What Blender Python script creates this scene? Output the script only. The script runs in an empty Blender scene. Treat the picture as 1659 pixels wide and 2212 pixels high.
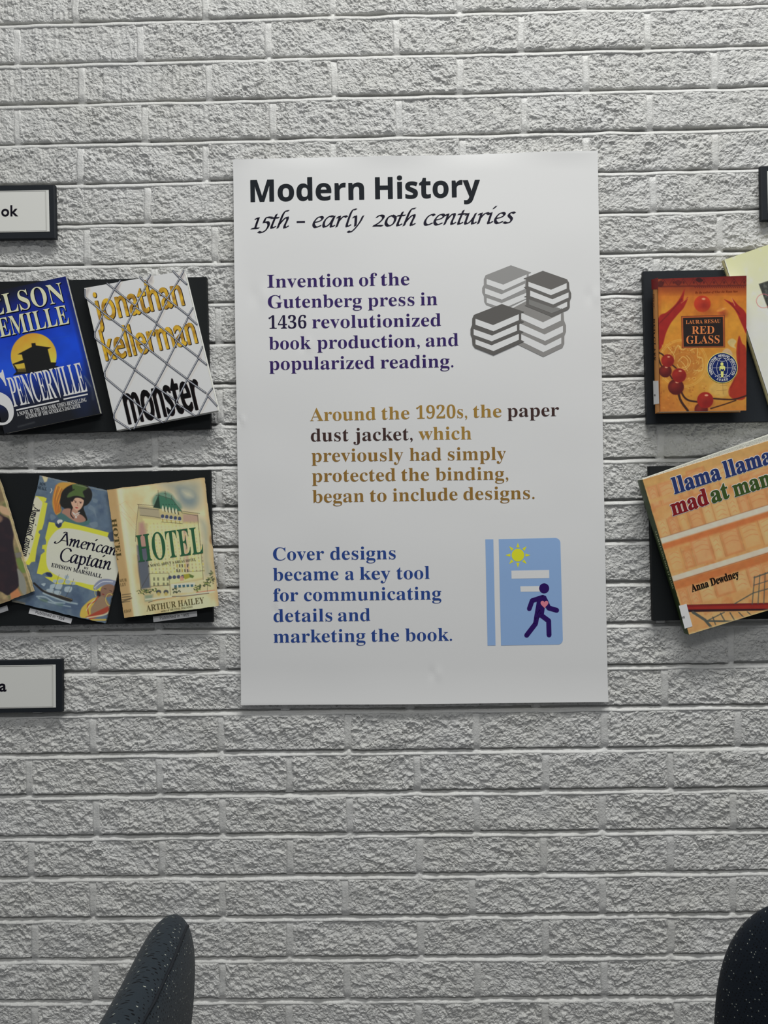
import bpy, math, random
import numpy as np
from mathutils import Matrix, Vector, Euler
from mathutils.geometry import tessellate_polygon

# ------------------------------------------------------------------ camera
W, H, F = 1659.0, 2212.0, 1663.0
CAM_LOC = np.array([-0.0416, -1.28245, 1.35053])
CAM_ROT = (1.57961, 0.01596, 0.01533)
S = bpy.context.scene
C = bpy.context.collection
cam = bpy.data.cameras.new('camera'); cam_o = bpy.data.objects.new('camera', cam); C.objects.link(cam_o)
cam.sensor_fit = 'VERTICAL'; cam.sensor_height = 24.0; cam.lens = F * 24.0 / H
cam.clip_start = 0.02
cam_o.location = CAM_LOC; cam_o.rotation_euler = CAM_ROT
S.camera = cam_o
# ------------------------------------------------------------------ world, lights, exposure
wd = bpy.data.worlds.new('room_air'); S.world = wd; wd.use_nodes = True
bg = wd.node_tree.nodes['Background']
bg.inputs[0].default_value = (0.93, 0.97, 1.0, 1); bg.inputs[1].default_value = 0.17
def area(name, loc, rot, sx, sy, power, col):
    l = bpy.data.lights.new(name, 'AREA'); l.shape = 'RECTANGLE'; l.size = sx; l.size_y = sy
    l.energy = power; l.color = col
    o = bpy.data.objects.new(name, l); o.location = loc; o.rotation_euler = rot; C.objects.link(o); return o
area('ceiling_panel_near', (0.5, -1.15, 3.9), (0, 0, 0), 1.9, 0.5, 62, (1.0, 1.0, 0.965))
area('far_fill_panel', (-0.3, -3.4, 3.9), (0, 0, 0), 2.4, 0.6, 44, (1.0, 1.0, 0.98))  # added fill light set far back, evens out the falloff down the wall
S.view_settings.view_transform = 'Standard'
S.view_settings.look = 'None'
S.view_settings.gamma = 1.0
S.view_settings.use_curve_mapping = False
S.view_settings.exposure = 0.0
S.cycles.max_bounces = 6

# ------------------------------------------------------------------ helpers
RM = np.array(Euler(CAM_ROT, 'XYZ').to_matrix())
KD = 0.55            # how bright a white sheet on this wall comes out
def lin(c):
    c = np.asarray(c, float) / 255.0
    return np.where(c <= 0.04045, c / 12.92, ((c + 0.055) / 1.055) ** 2.4)
def albedo(c): return np.clip(lin(c) / KD, 0.002, 0.92)
class Plane:
    """A flat face standing in the room; photograph measurements become points on it."""
    def __init__(s, d, pts=None, disp=None):
        s.disp = disp
        if pts is None: s.p0 = np.array([0, -d, 0.0]); s.n = np.array([0, -1.0, 0])
        else:
            a, b, c = [Plane(q[2]).at(q[0], q[1]) for q in pts]
            n = np.cross(b - a, c - a); n /= np.linalg.norm(n)
            if n[1] > 0: n = -n
            s.p0, s.n = a, n
    def at(s, px, py, lift=0.0):
        px = np.asarray(px, float); py = np.asarray(py, float)
        d = np.stack([(px - W/2)/F, -(py - H/2)/F, -np.ones_like(px)], -1) @ RM.T
        p0 = s.p0 + s.n * 0
        t = ((p0 - CAM_LOC) @ s.n) / (d @ s.n)
        p = CAM_LOC + d * t[..., None]
        dz = lift + (s.disp(px, py) if s.disp else 0.0)
        return p + s.n * (np.asarray(dz)[..., None] if np.ndim(dz) else dz)
WALL = Plane(0.0)
def Z(sc, ox, oy):
    return lambda *p: [(ox + a/sc, oy + b/sc) for a, b in p]
def link(o, parent=None):
    C.objects.link(o)
    if parent is not None:
        o.parent = parent
        o.matrix_parent_inverse = Matrix.Translation(-Vector(parent.location)) if parent.type == 'EMPTY' else parent.matrix_world.inverted()
    return o
def tag(o, label=None, cat=None, group=None, kind=None):
    if label: o['label'] = label
    if cat: o['category'] = cat
    if group: o['group'] = group
    if kind: o['kind'] = kind
    return o
def mesh_obj(name, verts, faces, mat, parent=None, smooth=False, cols=None, uvs=None):
    me = bpy.data.meshes.new(name)
    me.from_pydata([tuple(map(float, v)) for v in verts], [], [tuple(map(int, f)) for f in faces])
    if mat: me.materials.append(mat)
    if smooth: me.polygons.foreach_set('use_smooth', [True]*len(me.polygons))
    if cols is not None:
        at = me.color_attributes.new('Col', 'FLOAT_COLOR', 'POINT')
        at.data.foreach_set('color', np.concatenate([cols, np.ones((len(cols), 1))], 1).astype(np.float32).ravel())
    if uvs is not None:
        uv = me.uv_layers.new(name='UVMap')
        li = np.zeros(len(me.loops), np.int32); me.loops.foreach_get('vertex_index', li)
        uv.data.foreach_set('uv', np.asarray(uvs, np.float32)[li].ravel())
    me.update()
    return link(bpy.data.objects.new(name, me), parent)
def empty(name, loc, label, cat, group=None):
    o = bpy.data.objects.new(name, None); o.location = [float(v) for v in loc]; o.empty_display_size = 0.05
    C.objects.link(o); return tag(o, label, cat, group)
# ---- materials
def nodes_of(name):
    m = bpy.data.materials.new(name); m.use_nodes = True
    nt = m.node_tree; return m, nt, nt.nodes['Principled BSDF']
def mat(name, rgb, rough=0.6, spec=0.4, metal=0.0, grain=0.0, gscale=300, bump=0.0, raw=False, coat=0.0):
    m, nt, b = nodes_of(name)
    c = list(lin(rgb) if raw else albedo(rgb)) + [1]
    b.inputs['Base Color'].default_value = c; b.inputs['Roughness'].default_value = rough
    b.inputs['Specular IOR Level'].default_value = spec; b.inputs['Metallic'].default_value = metal
    b.inputs['Coat Weight'].default_value = coat; b.inputs['Coat Roughness'].default_value = 0.12
    if grain or bump:
        g = nt.nodes.new('ShaderNodeNewGeometry'); n = nt.nodes.new('ShaderNodeTexNoise')
        n.inputs['Scale'].default_value = gscale; n.inputs['Detail'].default_value = 4
        nt.links.new(g.outputs['Position'], n.inputs['Vector'])
        if grain:
            mx = nt.nodes.new('ShaderNodeMixRGB'); mx.blend_type = 'MULTIPLY'; mx.inputs[0].default_value = grain
            mx.inputs[1].default_value = c
            cr = nt.nodes.new('ShaderNodeValToRGB'); cr.color_ramp.elements[0].position = 0.3; cr.color_ramp.elements[1].position = 0.62
            nt.links.new(n.outputs['Fac'], cr.inputs[0]); nt.links.new(cr.outputs[0], mx.inputs[2])
            nt.links.new(mx.outputs[0], b.inputs['Base Color'])
        if bump:
            bp = nt.nodes.new('ShaderNodeBump'); bp.inputs['Strength'].default_value = 1; bp.inputs['Distance'].default_value = bump
            nt.links.new(n.outputs['Fac'], bp.inputs['Height']); nt.links.new(bp.outputs[0], b.inputs['Normal'])
    return m
def print_mat(name, rough=0.45, coat=0.0, bump=0.00004, bscale=220):
    m, nt, b = nodes_of(name)
    a = nt.nodes.new('ShaderNodeVertexColor'); a.layer_name = 'Col'
    nt.links.new(a.outputs[0], b.inputs['Base Color'])
    b.inputs['Roughness'].default_value = rough; b.inputs['Coat Weight'].default_value = coat
    b.inputs['Coat Roughness'].default_value = 0.15
    g = nt.nodes.new('ShaderNodeNewGeometry'); n = nt.nodes.new('ShaderNodeTexNoise')
    n.inputs['Scale'].default_value = bscale; n.inputs['Detail'].default_value = 3
    nt.links.new(g.outputs['Position'], n.inputs['Vector'])
    bp = nt.nodes.new('ShaderNodeBump'); bp.inputs['Distance'].default_value = bump
    nt.links.new(n.outputs['Fac'], bp.inputs['Height']); nt.links.new(bp.outputs[0], b.inputs['Normal'])
    return m
_ink = {}
def ink(rgb, rough=0.5):
    k = (tuple(rgb), rough)
    if k not in _ink: _ink[k] = mat('ink_%d_%d_%d' % tuple(rgb), [max(c-6, 1) for c in rgb] if max(rgb) < 70 else rgb, rough, 0.12)
    return _ink[k]
# ---- noise
_rs = np.random.RandomState(7); _T = _rs.rand(256, 256)
def vn(x, y, seed=0):
    x = np.asarray(x, float) + seed*17.31; y = np.asarray(y, float) + seed*9.77
    xi = np.floor(x).astype(int); yi = np.floor(y).astype(int); fx = x - xi; fy = y - yi
    fx = fx*fx*(3-2*fx); fy = fy*fy*(3-2*fy)
    a = _T[xi & 255, yi & 255]; b = _T[(xi+1) & 255, yi & 255]; c = _T[xi & 255, (yi+1) & 255]; d = _T[(xi+1) & 255, (yi+1) & 255]
    return (a*(1-fx)+b*fx)*(1-fy) + (c*(1-fx)+d*fx)*fy
def fbm(x, y, o=4, seed=0):
    s = 0; a = 0.5; t = 0
    for k in range(o): s = s + a*vn(x*2**k, y*2**k, seed+k); t += a; a *= 0.5
    return s/t
def cr_spline(p, n=8, closed=False):
    p = [np.array(q, float) for q in p]; out = []
    m = len(p); rng = range(m if closed else m-1)
    for i in rng:
        if closed: a, b, c, d = p[(i-1) % m], p[i], p[(i+1) % m], p[(i+2) % m]
        else: a, b, c, d = p[max(i-1, 0)], p[i], p[i+1], p[min(i+2, m-1)]
        for k in range(n):
            t = k/n
            out.append(0.5*((2*b)+(-a+c)*t+(2*a-5*b+4*c-d)*t*t+(-a+3*b-3*c+d)*t**3))
    if not closed: out.append(p[-1])
    return out

# ---- flat print: shapes laid on a Plane, gathered into one mesh per part
class Print:
    def __init__(s, plane, lift=0.00025): s.pl = plane; s.lift = lift; s.v = []; s.f = []; s.m = []; s.mats = []
    def _add(s, pts, faces, mt, lay=0):
        P = np.asarray(pts, float); b = len(s.v)
        if s.pl.disp is not None and len(P) < 200:      # follow the waves of the paper
            P = [tuple(q) for q in P]; Fq = [list(f) for f in faces]; out = []
            Fq = [t for f in Fq for t in ([f] if len(f) == 3 else [[f[0], f[i], f[i+1]] for i in range(1, len(f)-1)])]
            while Fq:
                f = Fq.pop(); L = [math.dist(P[f[i]], P[f[(i+1) % 3]]) for i in range(3)]; k = L.index(max(L))
                if L[k] < 14: out.append(f); continue
                a, c, d = f[k], f[(k+1) % 3], f[(k+2) % 3]; P.append(((P[a][0]+P[c][0])/2, (P[a][1]+P[c][1])/2)); m = len(P)-1
                Fq += [[a, m, d], [m, c, d]]
            P = np.array(P); faces = out
        w = s.pl.at(P[:, 0], P[:, 1], s.lift + lay*0.00012)
        s.v += list(w)
        if mt not in s.mats: s.mats.append(mt)
        k = s.mats.index(mt)
        for f in faces: s.f.append([b+i for i in f]); s.m.append(k)
    def poly(s, pts, mt, lay=0):
        tr = tessellate_polygon([[Vector((x, y, 0)) for x, y in pts]])
        s._add(pts, tr, mt, lay)
    def ribbon(s, pts, w, mt, lay=0, caps=True):
        P = np.asarray(pts, float); n = len(P); V = []; Fc = []
        for i in range(n-1):
            d = P[i+1]-P[i]; L = np.hypot(*d)
            if L < 1e-6: continue
            nn = np.array([-d[1], d[0]])/L*w/2; b = len(V)
            V += [P[i]+nn, P[i]-nn, P[i+1]-nn, P[i+1]+nn]; Fc.append((b, b+1, b+2, b+3))
        if caps:
            for q in P:
                b = len(V); V += [q + np.array([math.cos(a), math.sin(a)])*w/2 for a in np.linspace(0, 2*math.pi, 10, endpoint=False)]
                Fc.append(tuple(range(b, b+10)))
        if V: s._add(V, Fc, mt, lay)
    def disc(s, c, r, mt, lay=0, n=40, ry=None):
        s.poly([(c[0]+r*math.cos(a), c[1]+(ry or r)*math.sin(a)) for a in np.linspace(0, 2*math.pi, n, endpoint=False)], mt, lay)
    def text(s, txt, p0, p1, up, mt, font='serif', bold=0.0, lay=0, space=1.0, fat=0.0):
        """Word whose ink runs from p0 to p1 on the baseline, capitals as high as the vector up."""
        V, Fc, cap = glyphs(txt, font, bold, space)
        x0, x1 = V[:, 0].min(), V[:, 0].max()
        p0 = np.array(p0, float); ex = (np.array(p1, float)-p0)/(x1-x0); ey = np.array(up, float)/cap
        A = p0 + (V[:, :1]-x0)*ex + V[:, 1:2]*ey
        if fat:
            for k in range(8): s._add(A + fat*np.array([math.cos(k*math.pi/4), math.sin(k*math.pi/4)]), Fc, mt, lay+k*0.1)
        s._add(A, Fc, mt, lay+0.85)
    def pen(s, txt, p0, p1, xh, mt, nib=0.23, shear=0.2, ang=38, lay=0):
        """Broad-nib lettering drawn stroke by stroke; xh is the vector of one x-height."""
        V, Fc = pen_glyphs(txt, nib, shear, ang)
        p0 = np.array(p0, float); ex = (np.array(p1, float)-p0)/(V[:, 0].max()-V[:, 0].min()); ey = np.array(xh, float)
        s._add(p0 + (V[:, :1]-V[:, 0].min())*ex + V[:, 1:2]*ey, Fc, mt, lay)
    def build(s, name, parent, label=None):
        o = mesh_obj(name, s.v, s.f, None, parent)
        for m in s.mats: o.data.materials.append(m)
        o.data.polygons.foreach_set('material_index', s.m)
        # all faces look into the room
        if label: o['label'] = label
        return o
FONTS = {'serif': (0x1D400, 0x1D41A, 0x1D7CE), 'italic': (0x1D468, 0x1D482, None), 'sans': (0x1D5D4, 0x1D5EE, 0x1D7EC),
         'thin': (0x1D5A0, 0x1D5BA, 0x1D7E2), 'gill': (65, 97, 48)}
_gc = {}
def glyphs(txt, font, bold, space):
    key = (txt, font, bold, space)
    if key in _gc: return _gc[key]
    def mesh(t):
        U, L, D = FONTS[font]
        t = ''.join(chr(U+ord(c)-65) if 'A' <= c <= 'Z' else chr(L+ord(c)-97) if 'a' <= c <= 'z' else chr(D+ord(c)-48) if D and '0' <= c <= '9' else c for c in t)
        cu = bpy.data.curves.new('t', 'FONT'); cu.body = t; cu.resolution_u = 4; cu.offset = bold; cu.space_character = space
        ob = bpy.data.objects.new('t', cu); C.objects.link(ob)
        dg = bpy.context.evaluated_depsgraph_get()
        me = bpy.data.meshes.new_from_object(ob.evaluated_get(dg))
        V = np.zeros(len(me.vertices)*3); me.vertices.foreach_get('co', V)
        Fc = [tuple(p.vertices) for p in me.polygons]
        bpy.data.meshes.remove(me); bpy.data.objects.remove(ob); bpy.data.curves.remove(cu)
        return V.reshape(-1, 3)[:, :2], Fc
    V, Fc = mesh(txt)
    if (font, bold) not in _gc: _gc[(font, bold)] = mesh('H')[0][:, 1].max()
    _gc[key] = (V, Fc, _gc[(font, bold)])
    return _gc[key]
PEN = {
 'e': (.70, [[(.12,.46),(.42,.56),(.60,.78),(.48,.97),(.25,.90),(.08,.55),(.1,.2),(.3,.0),(.62,.17)]]),
 'a': (.92, [[(.62,.97),(.35,1),(.1,.65),(.08,.2),(.22,.02),(.48,.3),(.66,.9)], [(.69,1),(.6,.25),(.68,.02),(.88,.17)]]),
 'r': (.66, [[(-.04,.82),(.13,.98),(.14,.6),(.1,0)], [(.12,.42),(.33,.88),(.5,1),(.64,.9)]]),
 'l': (.46, [[(.5,1.6),(.32,1.6),(.2,1.3),(.12,.3),(.18,.02),(.42,.2)]]),
 'y': (.70, [[(-.04,.82),(.12,.98),(.22,.5),(.27,.05)], [(.64,1.0),(.52,.4),(.28,-.2),(.05,-.5),(-.15,-.42)]]),
 't': (.48, [[(.24,1.3),(.16,.6),(.12,.15),(.2,.02),(.42,.18)], [(-.04,.95),(.46,.97)]]),
 'h': (.86, [[(.52,1.6),(.32,1.56),(.2,1.2),(.08,0)], [(.12,.3),(.33,.78),(.52,1.0),(.6,.8),(.52,.25),(.58,.02),(.8,.2)]]),
 'n': (.88, [[(-.04,.82),(.13,.98),(.14,.6),(.08,0)], [(.12,.35),(.35,.85),(.52,1),(.6,.8),(.53,.25),(.6,.02),(.82,.2)]]),
 'm': (1.3, [[(-.04,.82),(.13,.98),(.14,.6),(.08,0)], [(.12,.4),(.33,.85),(.48,1),(.54,.8),(.5,0)], [(.54,.4),(.76,.85),(.92,1),(.98,.8),(.93,.25),(1.0,.02),(1.2,.2)]]),
 'u': (.88, [[(-.04,.82),(.13,.98),(.12,.5),(.1,.15),(.2,.02),(.4,.22),(.58,.7)], [(.64,1),(.56,.4),(.58,.08),(.66,.02),(.84,.18)]]),
 'i': (.46, [[(-.04,.82),(.13,.98),(.12,.4),(.1,.1),(.2,.02),(.4,.2)], [(.2,1.38),(.36,1.62)]]),
 'c': (.66, [[(.6,.88),(.45,1),(.2,.8),(.08,.4),(.15,.08),(.35,.02),(.62,.2)]]),
 's': (.60, [[(.56,.9),(.4,1),(.2,.85),(.25,.65),(.45,.4),(.42,.12),(.2,.0),(-.02,.1)]]),
 'p': (.82, [[(.02,.85),(.14,1),(.14,.3),(.1,-.55)], [(.14,.7),(.35,.98),(.62,.8),(.62,.3),(.38,0),(.14,.15)]]),
 '1': (.52, [[(.02,.84),(.24,.98),(.22,.5),(.2,0)], [(-.04,.0),(.44,.02)]]),
 '5': (.66, [[(.64,1),(.26,1),(.17,.55)], [(.17,.55),(.42,.58),(.55,.3),(.45,-.15),(.2,-.38),(-.04,-.3)]]),
 '2': (.70, [[(.05,.8),(.22,1),(.45,.95),(.5,.7),(.3,.3),(0,.02)], [(0,.02),(.3,.04),(.6,.02)]]),
 '0': (.74, [[(.35,1),(.1,.75),(.08,.25),(.32,0),(.58,.25),(.6,.75),(.35,1)]]),
 'A': (1.18, [[(-.42,.22),(-.5,.05),(-.3,-.02),(.1,.4),(.48,1.35),(.6,1.55)], [(.25,1.5),(.42,1.66),(.66,1.6)], [(.6,1.55),(.8,.8),(1.0,0)], [(.12,.52),(.84,.56)]]),
 'C': (1.12, [[(1.02,1.3),(.86,1.56),(.5,1.58),(.16,1.2),(.06,.7),(.2,.2),(.55,-.02),(.9,.08),(1.08,.3)]]),
}
def pen_glyphs(txt, nib, shear, ang):
    V = []; Fc = []; x = 0.0
    n = np.array([math.cos(math.radians(ang)), math.sin(math.radians(ang))])*nib/2
    for ch in txt:
        adv, strokes = PEN[ch]
        for st in strokes:
            P = cr_spline(st, 9)
            P = [np.array([x+p[0]+p[1]*shear, p[1]]) for p in P]
            for i in range(len(P)-1):
                p, q = P[i], P[i+1]; d = q-p; L = np.hypot(*d)
                if L < 1e-6: continue
                b = len(V); V += [p+n, p-n, q-n, q+n]; Fc.append((b, b+1, b+2, b+3))
                t = np.array([-d[1], d[0]])/L*nib*0.19; b = len(V); V += [p+t, p-t, q-t, q+t]; Fc.append((b, b+1, b+2, b+3))
        x += adv
    return np.array(V), Fc

# ---- painted covers: a fine grid of points that each carry a print colour
class Paint:
    def __init__(s, corners, step=1.0):
        TL, TR, BR, BL = [np.array(c, float) for c in corners]
        s.nx = int(max(np.hypot(*(TR-TL)), np.hypot(*(BR-BL)))/step)+1; s.ny = int(max(np.hypot(*(BL-TL)), np.hypot(*(BR-TR)))/step)+1
        u, v = np.meshgrid(np.linspace(0, 1, s.nx), np.linspace(0, 1, s.ny))
        s.u, s.v = u.ravel(), v.ravel()
        U, Vv = s.u[:, None], s.v[:, None]
        P = TL*(1-U)*(1-Vv)+TR*U*(1-Vv)+BR*U*Vv+BL*(1-U)*Vv
        s.X, s.Y = P[:, 0], P[:, 1]; s.c = np.zeros((len(s.X), 3))
        s.ox = 0*s.X; s.oy = 0*s.X
    def mix(s, m, col, a=1.0):
        m = (np.clip(m, 0, 1)*a)[:, None]; s.c = s.c*(1-m) + np.asarray(col, float)*m
    def fill(s, col): s.c[:] = col
    def grad(s, p0, c0, p1, c1, mask=None):
        p0 = np.array(p0, float); p1 = np.array(p1, float); d = p1-p0
        t = np.clip(((s.X-p0[0])*d[0]+(s.Y-p0[1])*d[1])/(d@d), 0, 1)[:, None]
        g = np.asarray(c0, float)*(1-t)+np.asarray(c1, float)*t
        if mask is None: s.c = g
        else: m = np.clip(mask, 0, 1)[:, None]; s.c = s.c*(1-m)+g*m
    def m_poly(s, pts, soft=0.8):
        P = np.asarray(pts, float); pad = soft*2+2
        sel = (s.X > P[:, 0].min()-pad) & (s.X < P[:, 0].max()+pad) & (s.Y > P[:, 1].min()-pad) & (s.Y < P[:, 1].max()+pad)
        out = np.zeros_like(s.X)
        x, y = s.X[sel], s.Y[sel]; d = np.full(x.shape, 1e9); ins = np.zeros(x.shape, bool)
        n = len(P)
        for i in range(n):
            a, b = P[i], P[(i+1) % n]; e = b-a; L = e@e+1e-9
            t = np.clip(((x-a[0])*e[0]+(y-a[1])*e[1])/L, 0, 1)
            d = np.minimum(d, np.hypot(x-a[0]-t*e[0], y-a[1]-t*e[1]))
            cnd = ((a[1] > y) != (b[1] > y))
            with np.errstate(divide='ignore', invalid='ignore'): xi = (b[0]-a[0])*(y-a[1])/(b[1]-a[1]+1e-12)+a[0]
            ins ^= cnd & (x < xi)
        sd = np.where(ins, d, -d); out[sel] = np.clip(0.5+sd/(2*soft), 0, 1); return out
    def m_line(s, pts, w, soft=0.5):
        P = np.asarray(pts, float); d = np.full(s.X.shape, 1e9)
        pad = w/2+soft*2+1
        sel = (s.X > P[:, 0].min()-pad) & (s.X < P[:, 0].max()+pad) & (s.Y > P[:, 1].min()-pad) & (s.Y < P[:, 1].max()+pad)
        x, y = s.X[sel], s.Y[sel]; dd = np.full(x.shape, 1e9)
        for i in range(len(P)-1):
            a, b = P[i], P[i+1]; e = b-a; L = e@e+1e-9
            t = np.clip(((x-a[0])*e[0]+(y-a[1])*e[1])/L, 0, 1)
            dd = np.minimum(dd, np.hypot(x-a[0]-t*e[0], y-a[1]-t*e[1]))
        out = np.zeros_like(s.X); out[sel] = np.clip(0.5+(w/2-dd)/(2*soft), 0, 1); return out
    def m_ell(s, c, rx, ry, rot=0, soft=0.8):
        a = math.radians(rot); dx, dy = s.X-c[0], s.Y-c[1]
        p, q = dx*math.cos(a)+dy*math.sin(a), -dx*math.sin(a)+dy*math.cos(a)
        r = np.hypot(p/rx, q/ry); return np.clip(0.5+(1-r)*min(rx, ry)/(2*soft), 0, 1)
    def poly(s, pts, col, soft=0.8, a=1.0): s.mix(s.m_poly(pts, soft), col, a)
    def blob(s, pts, col, soft=0.8, a=1.0): s.mix(s.m_poly(cr_spline(pts, 5, True), soft), col, a)
    def line(s, pts, w, col, soft=0.5, a=1.0, smooth=False): s.mix(s.m_line(cr_spline(pts, 5) if smooth else pts, w, soft), col, a)
    def ell(s, c, rx, ry, col, rot=0, soft=0.8, a=1.0): s.mix(s.m_ell(c, rx, ry, rot, soft), col, a)
    def mottle(s, scale, amt, seed=0, o=3): s.c = s.c*(1+amt*(fbm(s.X/scale, s.Y/scale, o, seed)-0.5)*2)[:, None]
    def stain(s, scale, col, a, seed=0, thr=0.5, o=4):
        s.mix(np.clip((fbm(s.X/scale, s.Y/scale, o, seed)-thr)*4, 0, 1), col, a)
    def build(s, name, plane, mt, parent, thick=0.0008, inset_dir=(0, 1, 0), ragged=0.0, sheet=False):
        if ragged:
            e = np.minimum.reduce([s.u*s.nx, (1-s.u)*s.nx, s.v*s.ny, (1-s.v)*s.ny])
            k = np.clip(1-e/6, 0, 1)*ragged
            s.X = s.X + k*(fbm(s.Y/22, s.X/7, 4, 3)-0.5)*2; s.Y = s.Y + k*(fbm(s.X/26, s.Y/9, 4, 5)-0.5)*2
        V = plane.at(s.X, s.Y); n = s.nx*s.ny; idx = np.arange(n).reshape(s.ny, s.nx)
        q = np.stack([idx[:-1, :-1], idx[1:, :-1], idx[1:, 1:], idx[:-1, 1:]], -1).reshape(-1, 4)
        loop = np.concatenate([idx[0, :], idx[1:, -1], idx[-1, -2::-1], idx[-2:0:-1, 0]])
        B = V[loop] + np.array(inset_dir)*thick; m = len(loop); bi = n+np.arange(m)
        sk = np.stack([loop, np.roll(loop, -1), np.roll(bi, -1), bi], -1)
        if sheet:      # thin paper: the back follows the front
            B = V + np.array(inset_dir)*thick
            sk = np.stack([loop, np.roll(loop, -1), np.roll(loop, -1)+n, loop+n], -1)
            cc = np.clip(lin(s.c)/KD, 0.002, 0.92)
            return mesh_obj(name, np.concatenate([V, B]), np.concatenate([q, sk, q[:, ::-1]+n]).tolist(), mt, parent, cols=np.concatenate([cc, cc]))
        faces = np.concatenate([q, sk]).tolist() + [list(bi)]
        cc = np.clip(lin(np.clip(s.c, 0, 255))/KD, 0.002, 0.92)
        ec = lin((205, 195, 170))/KD*0.8
        cols = np.concatenate([cc, cc[loop]*0.6+ec*0.4])
        return mesh_obj(name, np.concatenate([V, B]), faces, mt, parent, smooth=False, cols=cols)

def prism(name, quad, d_front, d_back, mt, parent=None, bevel=0.0006, plane=None):
    """Board whose front outline is the measured quad, at depth d_front off the wall, its back at d_back."""
    pl = plane or Plane(d_front)
    q = np.array(quad, float); Fp = pl.at(q[:, 0], q[:, 1]); cen = Fp.mean(0)
    B = Fp.copy(); B[:, 1] = -d_back
    In = cen + (Fp-cen)*(1-bevel*2/np.linalg.norm(Fp-cen, axis=1))[:, None]
    Mid = Fp + np.array([0, bevel, 0])
    n = len(q); V = np.concatenate([In, Mid, B]); Fc = [tuple(range(n))]
    for i in range(n):
        j = (i+1) % n
        Fc += [(i, n+i, n+j, j), (n+i, 2*n+i, 2*n+j, n+j)]
    Fc.append(tuple(range(3*n-1, 2*n-1, -1)))
    return mesh_obj(name, V, Fc, mt, parent)
def quad_grow(q, k):
    q = np.array(q, float); c = q.mean(0); return [tuple(c+(p-c)*(1+k/np.hypot(*(p-c)))) for p in q]

# ------------------------------------------------------------------ the wall: every brick on its own
def paint_wall_mat(name, fine, col=(0.74, 0.74, 0.73), rough=0.33):
    m, nt, b = nodes_of(name)
    g = nt.nodes.new('ShaderNodeNewGeometry')
    def noise(scale, det, dist=0.0, rgh=0.55, src=None):
        n = nt.nodes.new('ShaderNodeTexNoise'); n.inputs['Scale'].default_value = scale; n.inputs['Detail'].default_value = det
        n.inputs['Distortion'].default_value = dist; n.inputs['Roughness'].default_value = rgh
        nt.links.new((src or g.outputs['Position']), n.inputs['Vector']); return n
    a = noise(230, 5, 0.4); v = nt.nodes.new('ShaderNodeTexVoronoi'); v.inputs['Scale'].default_value = 270
    nz = noise(60, 3); va = nt.nodes.new('ShaderNodeVectorMath'); va.operation = 'MULTIPLY_ADD'
    va.inputs[1].default_value = (0.012, 0.012, 0.012); nt.links.new(nz.outputs['Color'], va.inputs[0]); nt.links.new(g.outputs['Position'], va.inputs[2])
    nt.links.new(va.outputs[0], v.inputs['Vector'])
    c = noise(520, 4)
    def math_(op, x, y):
        k = nt.nodes.new('ShaderNodeMath'); k.operation = op
        for i, w in enumerate((x, y)):
            if isinstance(w, (int, float)): k.inputs[i].default_value = w
            else: nt.links.new(w, k.inputs[i])
        return k.outputs[0]
    h = math_('ADD', math_('MULTIPLY', a.outputs['Fac'], 1.0), math_('ADD', math_('MULTIPLY', v.outputs['Distance'], 0.35), math_('MULTIPLY', c.outputs['Fac'], 0.55)))
    bp = nt.nodes.new('ShaderNodeBump'); bp.inputs['Strength'].default_value = 1.0; bp.inputs['Distance'].default_value = fine
    nt.links.new(h, bp.inputs['Height']); nt.links.new(bp.outputs[0], b.inputs['Normal'])
    t = noise(9, 4); cr = nt.nodes.new('ShaderNodeValToRGB')
    cr.color_ramp.elements[0].position = 0.3; cr.color_ramp.elements[0].color = (col[0]*0.95, col[1]*0.945, col[2]*0.92, 1)
    cr.color_ramp.elements[1].position = 0.65; cr.color_ramp.elements[1].color = (*col, 1)
    nt.links.new(t.outputs['Fac'], cr.inputs[0]); nt.links.new(cr.outputs[0], b.inputs['Base Color'])
    b.inputs['Roughness'].default_value = rough; b.inputs['Specular IOR Level'].default_value = 0.5
    return m
M_BRICK = paint_wall_mat('white_painted_brick', 0.0019, rough=0.3)
M_MORTAR = paint_wall_mat('white_painted_mortar', 0.0009, col=(0.76, 0.76, 0.75))
COURSE, Z0, PITCH = 0.0684, 2.19938, 0.20935
GAP_H, GAP_V = 0.0098, 0.0095
BW, BH = PITCH-GAP_V, COURSE-GAP_H
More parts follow.
